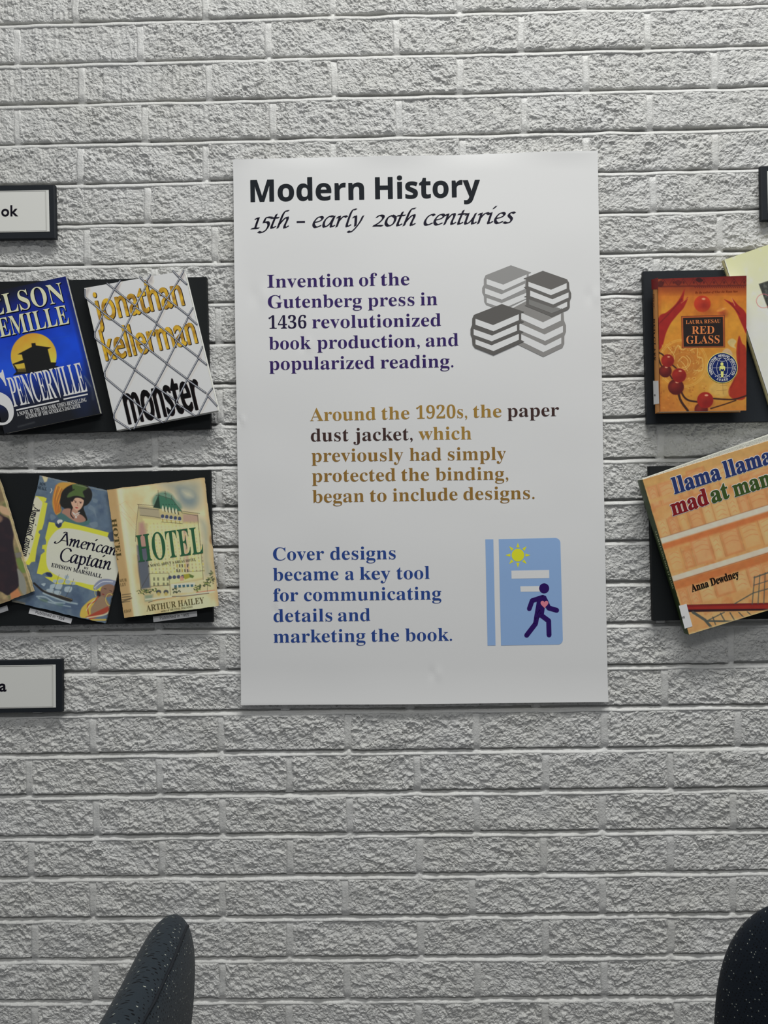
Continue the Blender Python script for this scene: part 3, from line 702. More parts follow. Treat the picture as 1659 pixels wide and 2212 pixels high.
# ---- book 2: white paperback behind chain-link
zc = Z(5.352, 170, 570)
bq = [(181, 622.5), (397.5, 584.5), (470.8, 886.5), (251.5, 929.5)]
p = Paint(bq, 1.0); p.fill((214, 210, 202)); p.mottle(60, 0.03, 2)
d = lambda m, c, a: p.mix(m, c, a)
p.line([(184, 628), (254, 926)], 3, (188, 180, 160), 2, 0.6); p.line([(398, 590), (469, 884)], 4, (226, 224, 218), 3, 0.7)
FE = ['75,300 78,390 180,470 280,560','330,225 410,290 655,485','280,560 530,750','705,150 770,215','770,215 1020,400','655,500 900,680','530,755 770,950','190,860 400,1020','1090,80 1155,150 1250,235',
      '1020,405 1265,595','900,690 1140,885','770,955 1015,1145','400,1030 645,1210','1265,605 1370,700','1140,890 1380,1075','1015,1150 1250,1325','645,1220 885,1400','305,1310 515,1485','1380,1085 1480,1165',
      '1250,1335 1470,1490','885,1415 1110,1570','515,1495 735,1665','1490,1520 1600,1640','1130,1610 1345,1755','750,1690 975,1835','410,1790 600,1915',
      '480,195 415,285 290,540','830,130 775,215','780,255 655,485','1215,80 1150,200 1025,395','280,585 188,790 190,860','645,520 535,745','1020,430 905,670','1320,510 1268,595','525,780 400,1015','895,710 775,945',
      '1260,630 1145,875','1430,960 1385,1065','395,1045 300,1245 305,1310','765,980 650,1210','1135,910 1020,1140','1380,1100 1255,1325','640,1240 522,1480','1010,1170 890,1395','1250,1345 1130,1595','1545,1440 1490,1510',
      '510,1510 412,1725 410,1790','885,1425 755,1675','1490,1530 1380,1745','1125,1625 1005,1820','745,1700 640,1905']
FE = [[tuple(map(float, a.split(','))) for a in s_.split()] for s_ in FE]
for w_ in FE:
    q = zc(*[(a+24, b+14) for a, b in w_]); p.line(q, 3.6, (120, 112, 118), 2.4, 0.42)
for q in ((95,290),(430,270),(820,190),(1180,110),(300,600)): p.ell(zc((q[0]+18, q[1]+10))[0], 6, 8, (90, 84, 90), 0, 5, 0.35)
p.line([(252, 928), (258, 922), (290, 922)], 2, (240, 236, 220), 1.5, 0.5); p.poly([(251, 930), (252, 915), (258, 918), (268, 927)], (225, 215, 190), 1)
PL2 = Plane(0.029)
e, _ = book('white paperback with gold letters behind a chain-link fence', bq, PL2, 0.0141, p, SATIN, (206, 202, 190), group='books on the black boards')
pr = Print(PL2); 
def foil(name, rgb):
    m = mat(name, rgb, 0.38, 0.6, 0.0); nt = m.node_tree; b = nt.nodes['Principled BSDF']
    g_ = nt.nodes.new('ShaderNodeNewGeometry'); n_ = nt.nodes.new('ShaderNodeTexNoise'); n_.inputs['Scale'].default_value = 90
    nt.links.new(g_.outputs['Position'], n_.inputs['Vector']); r_ = nt.nodes.new('ShaderNodeValToRGB'); c_ = albedo(rgb)
    r_.color_ramp.elements[0].position = 0.38; r_.color_ramp.elements[0].color = (*(c_*0.55), 1); r_.color_ramp.elements[1].position = 0.62; r_.color_ramp.elements[1].color = (*np.clip(c_*1.25, 0, .95), 1)
    nt.links.new(n_.outputs['Fac'], r_.inputs[0]); nt.links.new(r_.outputs[0], b.inputs['Base Color']); return m
GOLD = foil('gold_foil', (205, 138, 30)); DK = ink((40, 28, 30))
for t, a, b, up, m in (('jonathan', (225, 668), (1222, 474), (-86, -352), GOLD), ('kellerman', (318, 1120), (1375, 912), (-88, -352), GOLD), ('monster', (578, 1850), (1435, 1668), (-118, -505), ink((20, 19, 20), 0.3))):
    q = zc(a, b); u = (up[0]/5.352, up[1]/5.352)
    pr.text(t, (q[0][0]+1.6, q[0][1]+0.6), (q[1][0]+1.6, q[1][1]+0.6), u, DK, 'gill', 0.0, 0, fat=1.1)
    pr.text(t, q[0], q[1], u, m, 'gill', 0.0, 2, fat=0.75)
    pr.build('title_lettering' if t == 'monster' else 'author_lettering', e); pr = Print(PL2)
pr = Print(PL2, 0.0006); f1 = ink((62, 62, 72), 0.3); f2 = ink((112, 116, 128), 0.3); f3 = ink((186, 190, 198), 0.3)
for w_ in FE:
    q = [(max(min(a, 470), 182), b) for a, b in zc(*w_)]
    pr.ribbon(q, 3.6, f1, 0); pr.ribbon(q, 1.9, f2, 1); pr.ribbon([(a-0.3, b-0.4) for a, b in q], 0.8, f3, 2)
pr.build('printed_fence', e)

# ---- jackets on the lower left board
zc = Z(6.32, 0, 1010)
def jacket(label, corners, plane, paint, name='book_jacket', edge=0.0045):
    e = empty(name, plane.at(*corners[3]), label, 'book jacket', 'worn jackets on the lower left board')
    paint.build('cover_sheet', plane, MATTE, e, thick=edge, ragged=1.6)
    return e
# left: mostly out of frame
bq = zc((-1241, 513), (-41, 65), (458, 1690), (-742, 2138))
p = Paint(bq, 1.2); p.fill((132, 118, 84)); p.stain(16, (92, 104, 62), 0.8, 4, 0.5); p.stain(10, (176, 150, 110), 0.6, 9, 0.5)
p.blob(zc((-200,640),(60,670),(150,740),(190,880),(180,1060),(240,1400),(265,1600),(120,1740),(0,1690),(-300,1600)), (38, 30, 36), 1.5)
p.stain(14, (66, 40, 42), 0.25, 12, 0.45)
p.blob(zc((235,1380),(300,1440),(350,1560),(360,1690),(330,1740),(265,1640),(250,1500)), (128, 128, 118), 1.2)
p.blob(zc((230,1240),(310,1280),(350,1420),(300,1430),(240,1330)), (104, 122, 62), 2)
p.poly(zc((140,1720),(240,1650),(300,1760),(150,1800)), (176, 116, 76), 1.5); p.poly(zc((0,210),(10,190),(460,1680),(440,1700),(360,1420),(200,960)), (170, 152, 112), 1.5, 0.8)
p.line(zc((0,230),(130,650),(300,1220),(440,1690)), 1.4, (206, 190, 140), 0.8, 0.7); p.poly(zc((205,1170),(290,1150),(305,1215),(225,1235)), (112, 108, 100), 1)
p.blob(zc((0,520),(100,560),(130,650),(60,640),(0,600)), (180, 148, 116), 1.5); p.line(zc((350,1500),(420,1700)), 2.5, (86, 84, 54), 1.5, 0.7)
p.ell(zc((-40,700))[0], 12, 9, (140, 110, 90), 0, 2, 0.8)
PJ0 = Plane(0.0250)
jacket('old tan and green dust jacket with a dark coat, left of the blue-grey ship jacket', bq, PJ0, p)
# middle: blue grey sea-story jacket
bq = zc((543, 105), (1852, 402), (1440, 2128), (165, 1830))
PJ1 = Plane(0.0185, disp=lambda x, y: 0.0007*np.sin(x/40.0+y/90.0))
p = Paint(bq, 1.0); p.fill((84, 101, 118)); p.stain(26, (66, 82, 104), 0.8, 2, 0.45); p.stain(18, (104, 118, 128), 0.5, 6, 0.52)
p.mottle(8, 0.05, 8)
sp = p.m_poly(zc((500,60),(655,100),(600,700),(480,1290),(330,1900),(100,1900)), 1.0); p.mix(sp, (92, 104, 112), 0.35)
p.poly(zc((490,388),(600,402),(640,420),(628,462),(600,470),(650,486),(600,760),(575,842),(535,860),(525,885),(548,915),(500,1120),(480,1282),(430,1290),(400,1330),(340,1320),(420,900)), (222, 200, 64), 0.7)
p.blob(zc((470,440),(560,450),(580,500),(545,640),(450,1050),(370,1270),(300,1250),(330,1050)), (196, 186, 162), 1)
# feather, hat, lady
p.blob(zc((800,215),(960,195),(1040,215),(900,300),(840,400),(810,500),(840,580),(790,650),(740,600),(715,470),(740,320)), (176, 132, 58), 1.5)
for k in range(16):
    a = zc((770+k*12, 240+k*8), (735+k*7, 420+k*6), (760+k*4, 630-k*2)); p.line(a, 1.6, ((196, 72, 34), (208, 166, 60), (160, 50, 30), (110, 104, 50))[k % 4], 0.8, 0.7, True)
p.blob(zc((820,460),(850,330),(940,250),(1080,215),(1190,250),(1250,330),(1250,420),(1200,500),(1140,540),(1160,620),(1190,720),(1130,740),(980,700),(930,620),(880,560),(830,520)), (26, 26, 24), 1)
p.blob(zc((990,230),(1100,225),(1190,280),(1130,330),(1150,410),(1040,385),(920,410),(940,350),(990,310)), (72, 92, 48), 1.2)
p.line(zc((950,330),(1010,300)), 2.5, (30, 34, 22), 1, 1)
sk = (190, 150, 126)
p.blob(zc((870,570),(960,560),(1010,620),(1100,640),(1165,700),(1150,740),(1060,755),(960,730),(850,640)), (150, 112, 96), 1)
p.blob(zc((1005,540),(1060,590),(1075,660),(1010,660),(980,600)), (166, 128, 108), 1)
p.blob(zc((975,420),(1040,395),(1130,420),(1140,480),(1110,550),(1060,590),(1010,560),(975,500)), sk, 0.8)
p.blob(zc((960,430),(1010,390),(1140,410),(1145,445),(1100,420),(1030,415),(985,470)), (24, 20, 20), 0.8)
for a, b in (((1010,452),(1042,460)), ((1080,466),(1118,472))): p.line(zc(a, b), 0.9, (60, 36, 32), 0.4)
for c_ in ((1030,472),(1098,482)): p.ell(zc(c_)[0], 1.9, 1.1, (40, 30, 34), 10, 0.5)
p.line(zc((1060,480),(1052,518),(1066,522)), 0.6, (140, 92, 76), 0.4); p.ell(zc((1045,548))[0], 3.2, 1.3, (150, 44, 40), 8, 0.5)
p.line(zc((990,610),(1030,640),(1085,610)), 1.4, (226, 218, 200), 0.5); p.line(zc((1000,630),(1035,668),(1080,632)), 1.0, (210, 204, 190), 0.4); p.ell(zc((1036,678))[0], 1.6, 2, (230, 225, 210))
p.line(zc((975,560),(965,640),(1000,690)), 2.0, (28, 22, 22), 0.8, 1, True)
p.blob(zc((790,640),(860,630),(960,700),(1060,750),(1160,735),(1230,700),(1200,780),(1080,790),(900,750),(800,690)), (66, 100, 98), 1.2)
# swirls in the sky
for q in (((1200,560),(1270,600),(1310,680),(1290,560),(1230,510)), ((1260,420),(1330,440),(1320,480),(1270,470)), ((690,640),(740,650),(760,690),(700,720)), ((1220,760),(1320,740),(1330,810),(1260,820))): p.blob(zc(*q), (112, 126, 136), 1.0, 0.6)
# yellow scroll and title panel
p.poly(zc((670,742),(745,755),(760,800),(800,825),(840,800),(850,765),(880,735),(1490,890),(1465,945),(1640,990),(1600,1560),(1540,1720),(1270,1680),(1040,1600),(760,1590),(620,1500),(610,1490),(700,1500),(718,1470),(690,1435),(640,1425),(600,1440),(570,1462),(502,1445),(560,1190),(610,1150),(608,1115),(575,1110),(580,1060),(628,1050),(632,1010),(618,960)), (224, 200, 58), 0.7)
p.blob(zc((780,740),(800,712),(850,715),(845,745),(810,755),(800,775)), (202, 196, 180), 0.7)
p.blob(zc((760,770),(800,770),(838,760),(830,810),(790,822)), (40, 50, 78), 0.8)
p.blob(zc((620,1440),(680,1432),(712,1470),(700,1495),(650,1480)), (40, 50, 78), 0.8)
pan = cr_spline(zc((760,870),(860,830),(1000,838),(1200,880),(1500,960),(1660,1020),(1640,1500),(1500,1560),(1290,1605),(1100,1570),(900,1530),(700,1430),(640,1340),(632,1180),(660,1010)), 6, True)
p.mix(p.m_poly(pan, 0.9), (204, 195, 174)); p.mottle(40, 0.03, 5)
p.poly(zc((1484,890),(1560,870),(1600,1010),(1510,1010),(1475,950)), (60, 72, 92), 1)
# ship and water
p.line(zc((465,1580),(600,1695),(760,1760),(960,1830)), 4.2, (32, 30, 30), 0.8, 1, True); p.poly(zc((590,1690),(985,1795),(990,1830),(800,1780),(620,1715)), (42, 38, 34), 0.8)
p.line(zc((600,1675),(980,1800)), 0.8, (150, 130, 90), 0.4)
for q in (((690,1600),(760,1590),(740,1640),(680,1660)), ((770,1590),(850,1600),(830,1660),(750,1650)), ((890,1630),(980,1630),(960,1700),(880,1690)), ((640,1660),(730,1660),(720,1710),(640,1690)), ((750,1680),(830,1690),(810,1740),(740,1720)), ((800,1530),(870,1530),(850,1580),(790,1575)), ((900,1530),(960,1550),(940,1590),(890,1580)), ((730,1530),(780,1540),(760,1575),(720,1565)), ((560,1590),(620,1580),(600,1620)), ((890,1470),(940,1480),(930,1520),(880,1515)), ((980,1560),(1030,1570),(1010,1600),(960,1590))): p.blob(zc(*q), (150, 164, 170), 0.7)
for q in (((805,1460),(760,1600),(720,1700)), ((925,1455),(860,1600),(790,1760)), ((1005,1520),(960,1640),(890,1780))): p.line(zc(*q), 0.7, (60, 56, 50), 0.4, 0.9)
for k, q in enumerate((((590,1715),(700,1760),(900,1830),(1050,1860)), ((500,1760),(620,1770),(740,1840),(880,1850)), ((520,1780),(640,1830),(800,1870),(960,1900)))): p.line(zc(*q), 3-k*0.7, (190, 206, 204), 1.6, 0.7, True)
p.blob(zc((540,1790),(640,1800),(640,1840),(560,1820)), (74, 96, 78), 2, 0.6); p.blob(zc((760,1860),(860,1860),(840,1900)), (74, 100, 96), 2, 0.6)
# second lady, lower corner
p.blob(zc((1290,1600),(1370,1530),(1480,1520),(1590,1560),(1560,1640),(1500,1600),(1400,1620),(1320,1670),(1275,1660)), (120, 126, 146), 1)
p.line(zc((1290,1640),(1400,1560),(1540,1560)), 1.6, (210, 210, 214), 0.8, 0.8, True)
p.blob(zc((1400,1620),(1500,1590),(1570,1640),(1540,1740),(1440,1770),(1360,1740),(1370,1680)), (128, 98, 80), 1)
p.blob(zc((1330,1680),(1370,1700),(1370,1780),(1330,1760)), (44, 32, 34), 1)
for a in (((1420,1650),(1452,1658)), ((1500,1678),(1528,1690))): p.line(zc(*a), 1.1, (48, 34, 32), 0.4)
p.ell(zc((1410,1730))[0], 2.8, 1.2, (120, 50, 44), 15, 0.5)
p.blob(zc((1360,1760),(1440,1780),(1500,1900),(1400,1980),(1260,2040),(1200,2000),(1220,1900),(1300,1850)), (136, 112, 88), 1)
p.blob(zc((1340,1770),(1290,1850),(1240,1930),(1230,2040),(1100,2040),(1110,1930),(1180,1850),(1260,1790)), (186, 160, 70), 1)
p.line(zc((1340,1760),(1290,1830),(1200,1880),(1210,2000)), 2.6, (158, 70, 46), 0.9, 1, True); p.line(zc((1300,1800),(1230,1870),(1180,1950)), 1.2, (212, 204, 184), 0.6, 0.9, True)
p.poly(zc((1170,2040),(1480,1890),(1500,1960),(1240,2080)), (150, 62, 44), 1); p.line(zc((1190,2050),(1420,2010),(1490,1960)), 3, (206, 190, 150), 1, 0.9, True); p.line(zc((1250,2080),(1440,2080)), 4, (190, 160, 66), 1.2, 0.9)
ring = [zc((1500+55*math.cos(t), 1800+80*math.sin(t)))[0] for t in np.linspace(0, 6.3, 30)]; p.line(ring, 1.1, (206, 184, 84), 0.5)
ring = [zc((1320+25*math.cos(t), 1700+60*math.sin(t)))[0] for t in np.linspace(1.8, 4.6, 12)]; p.line(ring, 0.9, (206, 184, 84), 0.4)
p.poly(zc((575,110),(660,130),(640,190),(610,200)), (206, 182, 140), 1.2); p.line(zc((700,285),(712,310),(690,345)), 1.5, (196, 196, 186), 0.7, 0.9)
p.poly(zc((180,1800),(350,1850),(340,1880),(160,1840)), (120, 110, 90), 1.5, 0.7); p.line(zc((1450,320),(1180,270),(900,200),(560,115)), 1.2, (150, 146, 130), 0.7, 0.6)
e = jacket('blue-grey and yellow sea-story dust jacket with a sailing ship', bq, PJ1, p)
pr = Print(PJ1, 0.0003); nv = ink((26, 24, 42)); nv2 = ink((44, 44, 54))
q = zc((735, 1025), (1592, 1205)); pr.pen('American', q[0], q[1], (3.4, -16.2), nv, 0.2, 0.02, 20)
q = zc((805, 1268), (1520, 1402)); pr.pen('Captain', q[0], q[1], (3.6, -18.0), nv, 0.2, 0.02, 20)
pr.build('title_lettering', e); pr = Print(PJ1, 0.0003)
q = zc((697, 1350), (1390, 1508)); pr.text('EDISON MARSHALL', q[0], q[1], (1.6, -8), nv2, 'serif', 0.0)
q = zc((1143, 1378), (1205, 1392)); pr.text('BY', q[0], q[1], (0.9, -4.2), nv2, 'serif', 0.0)
pr.build('author_lettering', e); pr = Print(PJ1, 0.0003)
q = zc((462, 500), (300, 1210)); pr.pen('AmericanCaptain', q[0], q[1], (9.2, 2.4), nv, 0.22, 0.02, 20)
for t, a, b in (('SON', (540, 240), (622, 252)), ('SHALL', (513, 288), (640, 312))): q = zc(a, b); pr.text(t, q[0], q[1], (1.3, -6.6), ink((40, 50, 62)), 'serif', -0.003)
pr.build('cover_lettering', e)
# right: hotel jacket
zc = Z(6.319, 220, 1010)
bq = zc((62, 302), (1395, 138), (1592, 1890), (300, 2050))
fold = lambda x, y: (x-252.0)-(y-1055)*(38.0/278)
PJ2 = Plane(0.0250, disp=lambda x, y: 0.0006*np.exp(-(fold(x, y)/9.0)**2) - 0.0028*np.clip(-fold(x, y)/24.0, 0, 1)**1.5 + 0.0006*np.sin(x/33.0+y/70.0))
p = Paint(bq, 1.0); p.fill((203, 184, 142)); p.stain(50, (188, 162, 112), 0.7, 3, 0.48); p.stain(30, (214, 200, 164), 0.6, 8, 0.5)
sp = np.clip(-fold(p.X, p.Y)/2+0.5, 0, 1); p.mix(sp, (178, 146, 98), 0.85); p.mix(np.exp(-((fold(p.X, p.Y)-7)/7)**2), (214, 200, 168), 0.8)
p.blob(zc((800,210),(1000,170),(1300,190),(1360,330),(1330,520),(1200,560),(1060,500),(1000,380),(860,280)), (132, 140, 132), 14, 0.75)
p.blob(zc((1050,280),(1200,330),(1290,420),(1250,530),(1130,520),(1060,420)), (104, 120, 126), 9, 0.7); p.blob(zc((1100,320),(1200,340),(1240,400),(1150,400)), (200, 190, 156), 6, 0.7)
p.blob(zc((1330,700),(1440,760),(1470,900),(1450,1200),(1500,1430),(1400,1450),(1380,1000)), (134, 144, 130), 10, 0.7)
p.ell(zc((845,470))[0], 25, 22, (74, 116, 100), 0, 3, 0.8); p.blob(zc((960,420),(1060,480),(1090,560),(1000,560)), (80, 118, 104), 3, 0.7)
# building body
P2 = lambda col, *q, soft=0.8, a=1.0: p.poly(zc(*q), col, soft, a)
P2((176, 164, 118), (500,510),(1100,600),(1310,620),(1385,1530),(930,1600),(530,1660),(470,900))
P2((206, 196, 142), (640,760),(1330,770),(1385,1500),(930,1590),(660,1620),(600,1000), soft=3); P2((196, 186, 130), (560,690),(1100,740),(1100,800),(570,760), soft=2)
P2((160, 118, 112), (510,760),(570,740),(640,1060),(650,1210),(600,1230),(500,1060), soft=4, a=.8); P2((164, 130, 122), (1110,640),(1310,640),(1320,740),(1110,740), soft=2, a=.7); P2((172, 140, 128), (1100,830),(1150,830),(1200,1420),(1150,1440), soft=3, a=.7)
P2((70, 78, 96), (478,1060),(620,1100),(650,1440),(665,1640),(540,1660),(500,1400), soft=2.5, a=.85); P2((150, 140, 118), (500,520),(780,570),(800,690),(520,650), soft=2, a=.8)
P2((58, 104, 82), (775,375),(960,432),(1095,600),(800,560),(705,545)); P2((30, 52, 40), (775,375),(800,560),(705,545))
for k in range(5):
    x = 828+k*46; p.ell(zc((x+6, 560+k*10))[0], 2.0, 6.4, (204, 196, 160), -4, 0.6); p.line(zc((x+24, 545+k*10), (x+38, 600+k*10)), 1.6, (34, 44, 36), 0.5)
    p.ell(zc((830+k*58, 665+k*8))[0], 3.6, 4.2, (60, 68, 92), 0, 0.5); p.line(zc((808+k*58, 690+k*8), (852+k*58, 694+k*8)), 1.2, (202, 200, 190), 0.4); p.line(zc((830+k*58, 700+k*8), (834+k*58, 735+k*8)), 1.6, (150, 128, 60), 0.5); p.line(zc((838+k*40, 500), (840+k*40, 508)), 1.0, (20, 30, 26), 0.4)
ln = (62, 58, 48)
for q in (((485,502),(720,520)), ((495,550),(780,578)), ((520,650),(690,668),(810,690)), ((815,742),(1100,765)), ((1100,596),(1335,628)), ((1085,600),(1095,620),(1310,660)), ((960,430),(1095,598)), ((775,375),(705,545)), ((775,375),(960,432)), ((640,1450),(915,1440)), ((1175,1420),(1400,1408)), ((665,1620),(930,1605)), ((530,1660),(650,1450)), ((915,1440),(935,1740)), ((1305,650),(1330,900),(1385,1530)), ((500,510),(470,790),(460,1010)), ((490,1200),(535,1660)), ((768,310),(772,375)), ((865,320),(880,440)), ((955,380),(950,432)), ((850,350),(885,365)), ((740,385),(785,372))):
    p.line(zc(*q), 0.9, ln, 0.4, 0.85)
for r_ in range(17):
    for c_ in range(15):
        x = 600+c_*50+r_*5.5; y = 760+r_*44-c_*2.0
        if 860 < y < 880: pass
        col = ((150, 142, 104), (120, 112, 88), (168, 156, 96), (196, 176, 70), (140, 124, 108))[(r_*7+c_*3) % 5]
        if x < 1355+r_*3 and y < 1430: P2(col, (x, y), (x+17, y-1), (x+19, y+26), (x+2, y+27), soft=0.5, a=0.25+0.45*(r_/16))
for r_ in range(2):
    for c_ in range(4):
        x = 700+c_*55+(c_ > 1)*20; y = 1500+r_*70; P2((96, 100, 78), (x, y), (x+26, y), (x+28, y+44), (x+2, y+44), soft=0.5, a=.8)
for r_ in range(2):
    for c_ in range(5): x = 1015+c_*36; y = 1320+r_*66; P2(((66, 64, 56), (160, 140, 66))[(r_+c_) % 3 == 0], (x, y), (x+18, y), (x+20, y+42), (x+2, y+42), soft=0.5, a=.85)
for k in range(5): p.ell(zc((930+k*58, 1500-k*4))[0], 4, 4, (50, 58, 86), 0, 0.6, 0.9 if k < 4 else 0.4)
P2((196, 190, 170), (940,1590),(1270,1570),(1280,1620),(950,1640)); 
for k in range(5): P2((64, 96, 104), (985+k*56, 1608-k*3), (1022+k*56, 1605-k*3), (1024+k*56, 1640-k*3), (988+k*56, 1644-k*3), soft=0.5)
P2((146, 140, 50), (1110,1460),(1190,1450),(1210,1500),(1130,1530)); P2((84, 104, 52), (1190,1450),(1260,1480),(1240,1510),(1200,1500)); P2((190, 130, 110), (1060,1490),(1110,1480),(1120,1540),(1070,1550), a=.8)
P2((196, 186, 160), (960,1650),(1250,1640),(1250,1700),(960,1720), a=.8)
rg = random.Random(3)
for (cx, cy, rx, ry, n_) in ((560,1690,90,45,26), (690,1680,60,40,18), (1020,1690,50,35,14), (1310,1640,70,50,22), (1430,1570,70,60,26), (1500,1530,50,40,14), (1490,1440,30,26,8)):
    for k in range(n_):
        x = cx+rg.gauss(0, .5)*rx; y = cy+rg.gauss(0, .5)*ry; p.ell(zc((x, y))[0], rg.uniform(1.2, 3), rg.uniform(.8, 1.8), rg.choice(((84, 100, 56), (58, 76, 48), (120, 128, 66), (44, 54, 40))), rg.uniform(-60, 60), 0.5, 0.9)
P2((100, 128, 110), (580,1740),(700,1730),(690,1820),(590,1830), soft=3, a=.7)
for c_ in (775, 875): p.ell(zc((c_, 1700))[0], 5.4, 5, (60, 66, 70), 0, 0.6, .9); p.ell(zc((c_, 1725))[0], 3.8, 4, (178, 160, 90), 0, 0.6, .9)
p.line(zc((600,1800),(900,1770),(1200,1740),(1540,1690)), 3.2, (206, 196, 170), 1.2, 0.9); p.line(zc((640,1840),(760,1800),(860,1790)), 1.1, (50, 46, 40), 0.5); p.line(zc((960,1760),(1140,1755),(1300,1735),(1460,1715)), 1.5, (60, 54, 50), 0.6, .9)
p.line(zc((1290,1705),(1400,1690),(1540,1672)), 1.8, (186, 112, 92), 0.8, .9); p.line(zc((700,1820),(1000,1770)), 2.6, (176, 142, 92), 1.4, 0.8); p.line(zc((1445,1600),(1440,1690)), 0.8, ln, 0.4)
for q in (((190,540),(480,880)), ((240,490),(470,790)), ((190,540),(320,460)), ((320,460),(470,640)), ((260,600),(390,690))): p.line(zc(*q), 0.7, (170, 150, 116), 0.5, 0.7)
# wear
p.mix(np.clip(1-(1-p.u)*p.nx/9, 0, 1), (176, 148, 102), 0.6); p.mix(np.clip(1-p.v*p.ny/4, 0, 1), (150, 126, 88), 0.4); p.blob(zc((1480,930),(1510,960),(1500,1040),(1475,1010)), (120, 80, 44), 2.5, 0.7)
p.line(zc((280,1830),(410,1780)), 2.2, (60, 52, 40), 1.2, 0.7); 
for k in range(4): p.line(zc((272, 1740+k*34), (400-k*5, 1722+k*34)), 1.6, (70, 62, 48), 0.8, 0.8)
e = jacket('worn cream hotel novel dust jacket with green lettering and tall building', bq, PJ2, p)
pr = Print(PJ2, 0.00035); gr = ink((44, 84, 58)); ol = ink((86, 78, 50)); ol2 = ink((104, 90, 60))
q = zc((506, 1290), (1392, 1168)); pr.text('HOTEL', q[0], q[1], (-46/6.319, -362/6.319), gr, 'serif', -0.003)
pr.build('title_lettering', e); pr = Print(PJ2, 0.00035)
q = zc((627, 1358), (1283, 1268)); pr.text('A NOVEL ABOUT A GREAT HOTEL', q[0], q[1], (-0.6, -5.2), ink((66, 62, 50)), 'serif', -0.004)
pr.build('tagline_lettering', e); pr = Print(PJ2, 0.00035)
q = zc((612, 1960), (1402, 1846)); pr.text('ARTHUR HAILEY', q[0], q[1], (-1.6, -12.6), ol, 'serif', -0.004)
pr.build('author_lettering', e); pr = Print(PJ2, 0.00035)
q = zc((808, 1972), (1240, 1910)); pr.text('author of THE FINAL DIAGNOSIS', q[0], q[1], (-0.6, -4.2), ol, 'serif', -0.004)
pr.build('small_lettering', e); pr = Print(PJ2, 0.00035)
q = zc((122, 700), (202, 1262)); pr.text('HOTEL', q[0], q[1], (11.2, -1.4), ink((78, 70, 42)), 'serif', -0.004)
for t, a, b in (('HUR', (240, 1562), (345, 1548)), ('LEY', (250, 1622), (335, 1606)), ('EDAY', (302, 1984), (412, 1964))): q = zc(a, b); pr.text(t, q[0], q[1], (-0.8, -6), ol2, 'serif', -0.004)
pr.build('cover_lettering', e)
# little year labels
def year_label(label, quad, text=None):
    e = empty('year_label', Plane(0.014).at(*quad[3]), label, 'label', 'paper year labels on the black board')
    prism('paper_strip', quad, 0.0148, 0.0139, mat('label_paper', (176, 176, 178), 0.7), e, 0.0001)
    if text:
        pr = Print(Plane(0.0148), 0.0002); pr.text(*text, ink((60, 60, 66)), 'gill' if False else 'thin', 0.006); pr.build('label_print', e)
year_label('small paper label reading Published in 1954, under the ship jacket', [(64.8,1313.8),(156,1336.6),(153,1347.2),(61.5,1325)], ('Published in 1954', (76.5, 1324.6), (138.5, 1339.4), (1.6, -5.8)))
year_label('small paper label reading Published in 1965, under the hotel jacket', [(330.3,1332),(425.5,1319.8),(425.8,1331.5),(331.5,1344)], ('Published in 1965', (345.8, 1338.2), (408.4, 1330.6), (-0.6, -5.8)))
year_label('small blank-ended paper label under the tan jacket at the left edge', [(-75,1338),(15,1307.5),(17.8,1318.6),(-72,1350)])

# ------------------------------------------------------------------ right side
zc = Z(4.809, 1340, 500)
# cream book, behind the red one
bq = [(1563.5, 561.5), (1775, 489), (1882, 826), (1672, 895)]
PL4 = Plane(0.0235)
p = Paint(bq, 1.3); p.fill((205, 198, 168)); p.grad((1600, 540), (198, 190, 146), (1640, 700), (208, 204, 180)); p.mottle(30, 0.03, 4); p.stain(14, (222, 218, 196), 0.5, 6, 0.62)
p.poly(zc((1437,545),(1700,460),(1850,900),(1600,980)), (52, 54, 50), 0.8); p.stain(6, (84, 86, 80), 0.0, 3)
m_ = p.m_poly(zc((1437,545),(1700,460),(1850,900),(1600,980)), 0.8); p.mix(m_*np.clip((fbm(p.X/5, p.Y/5, 3, 3)-.45)*4, 0, 1), (96, 98, 92), .7)
ring = [zc((1488+74*math.cos(t), 722+72*math.sin(t)))[0] for t in np.linspace(0.6, 5.4, 30)]; p.line(ring, 1.3, (176, 96, 104), 0.6)
p.ell(zc((1535, 1835))[0], 5, 4, (150, 50, 44), 0, 1)
p.line([(1565, 563), (1673, 894)], 3.4, (226, 222, 190), 1.6, .8)
e, sm4 = book('cream hardback with a dark photo panel, behind the red novel', bq, PL4, 0.0141, p, print_mat('cream_cover', 0.25, 0.5, 0.00015, 80), (176, 168, 128), group='books on the black boards')
pr = Print(Plane(0.0245)); q = zc((1052, 384), (1082, 470)); pr.text('Harr', q[0], q[1], (5.2, -2), ink((40, 44, 36)), 'serif', -0.004); pr.build('spine_lettering', e)
# red and gold novel
bq = [(1420.0, 602.5), (1612.6, 595.5), (1612.0, 886.5), (1425.2, 889.5)]
PL5 = Plane(0.0475)
p = Paint(bq, 0.95)
OR = (205, 128, 42)
p.fill(OR); p.mix(np.clip((p.Y-640)/90, 0, 1), (212, 148, 48)); p.mix(np.clip((p.Y-700)/150, 0, 1), (202, 152, 62), .8)
for q, c_, r_ in (((480,900),(214,176,60),130), ((1180,960),(216,164,56),150), ((850,600),(196,108,40),150), ((1000,1500),(214,186,92),170), ((500,1750),(196,120,48),130), ((1150,1350),(206,180,100),120), ((640,1400),(206,150,60),150)): p.ell(zc(q)[0], r_/4.8*.8, r_/4.8*.8, c_, 0, r_/4.8*.8, .75)
p.mix(np.clip(1-(p.Y-596)/44, 0, 1)**.7, (110, 22, 24)); p.mix(np.exp(-((p.X-1424)/5)**2), (176, 96, 40), .5); p.mix(np.clip((p.Y-860)/30, 0, 1), (186, 110, 52), .5)
rg = random.Random(9)
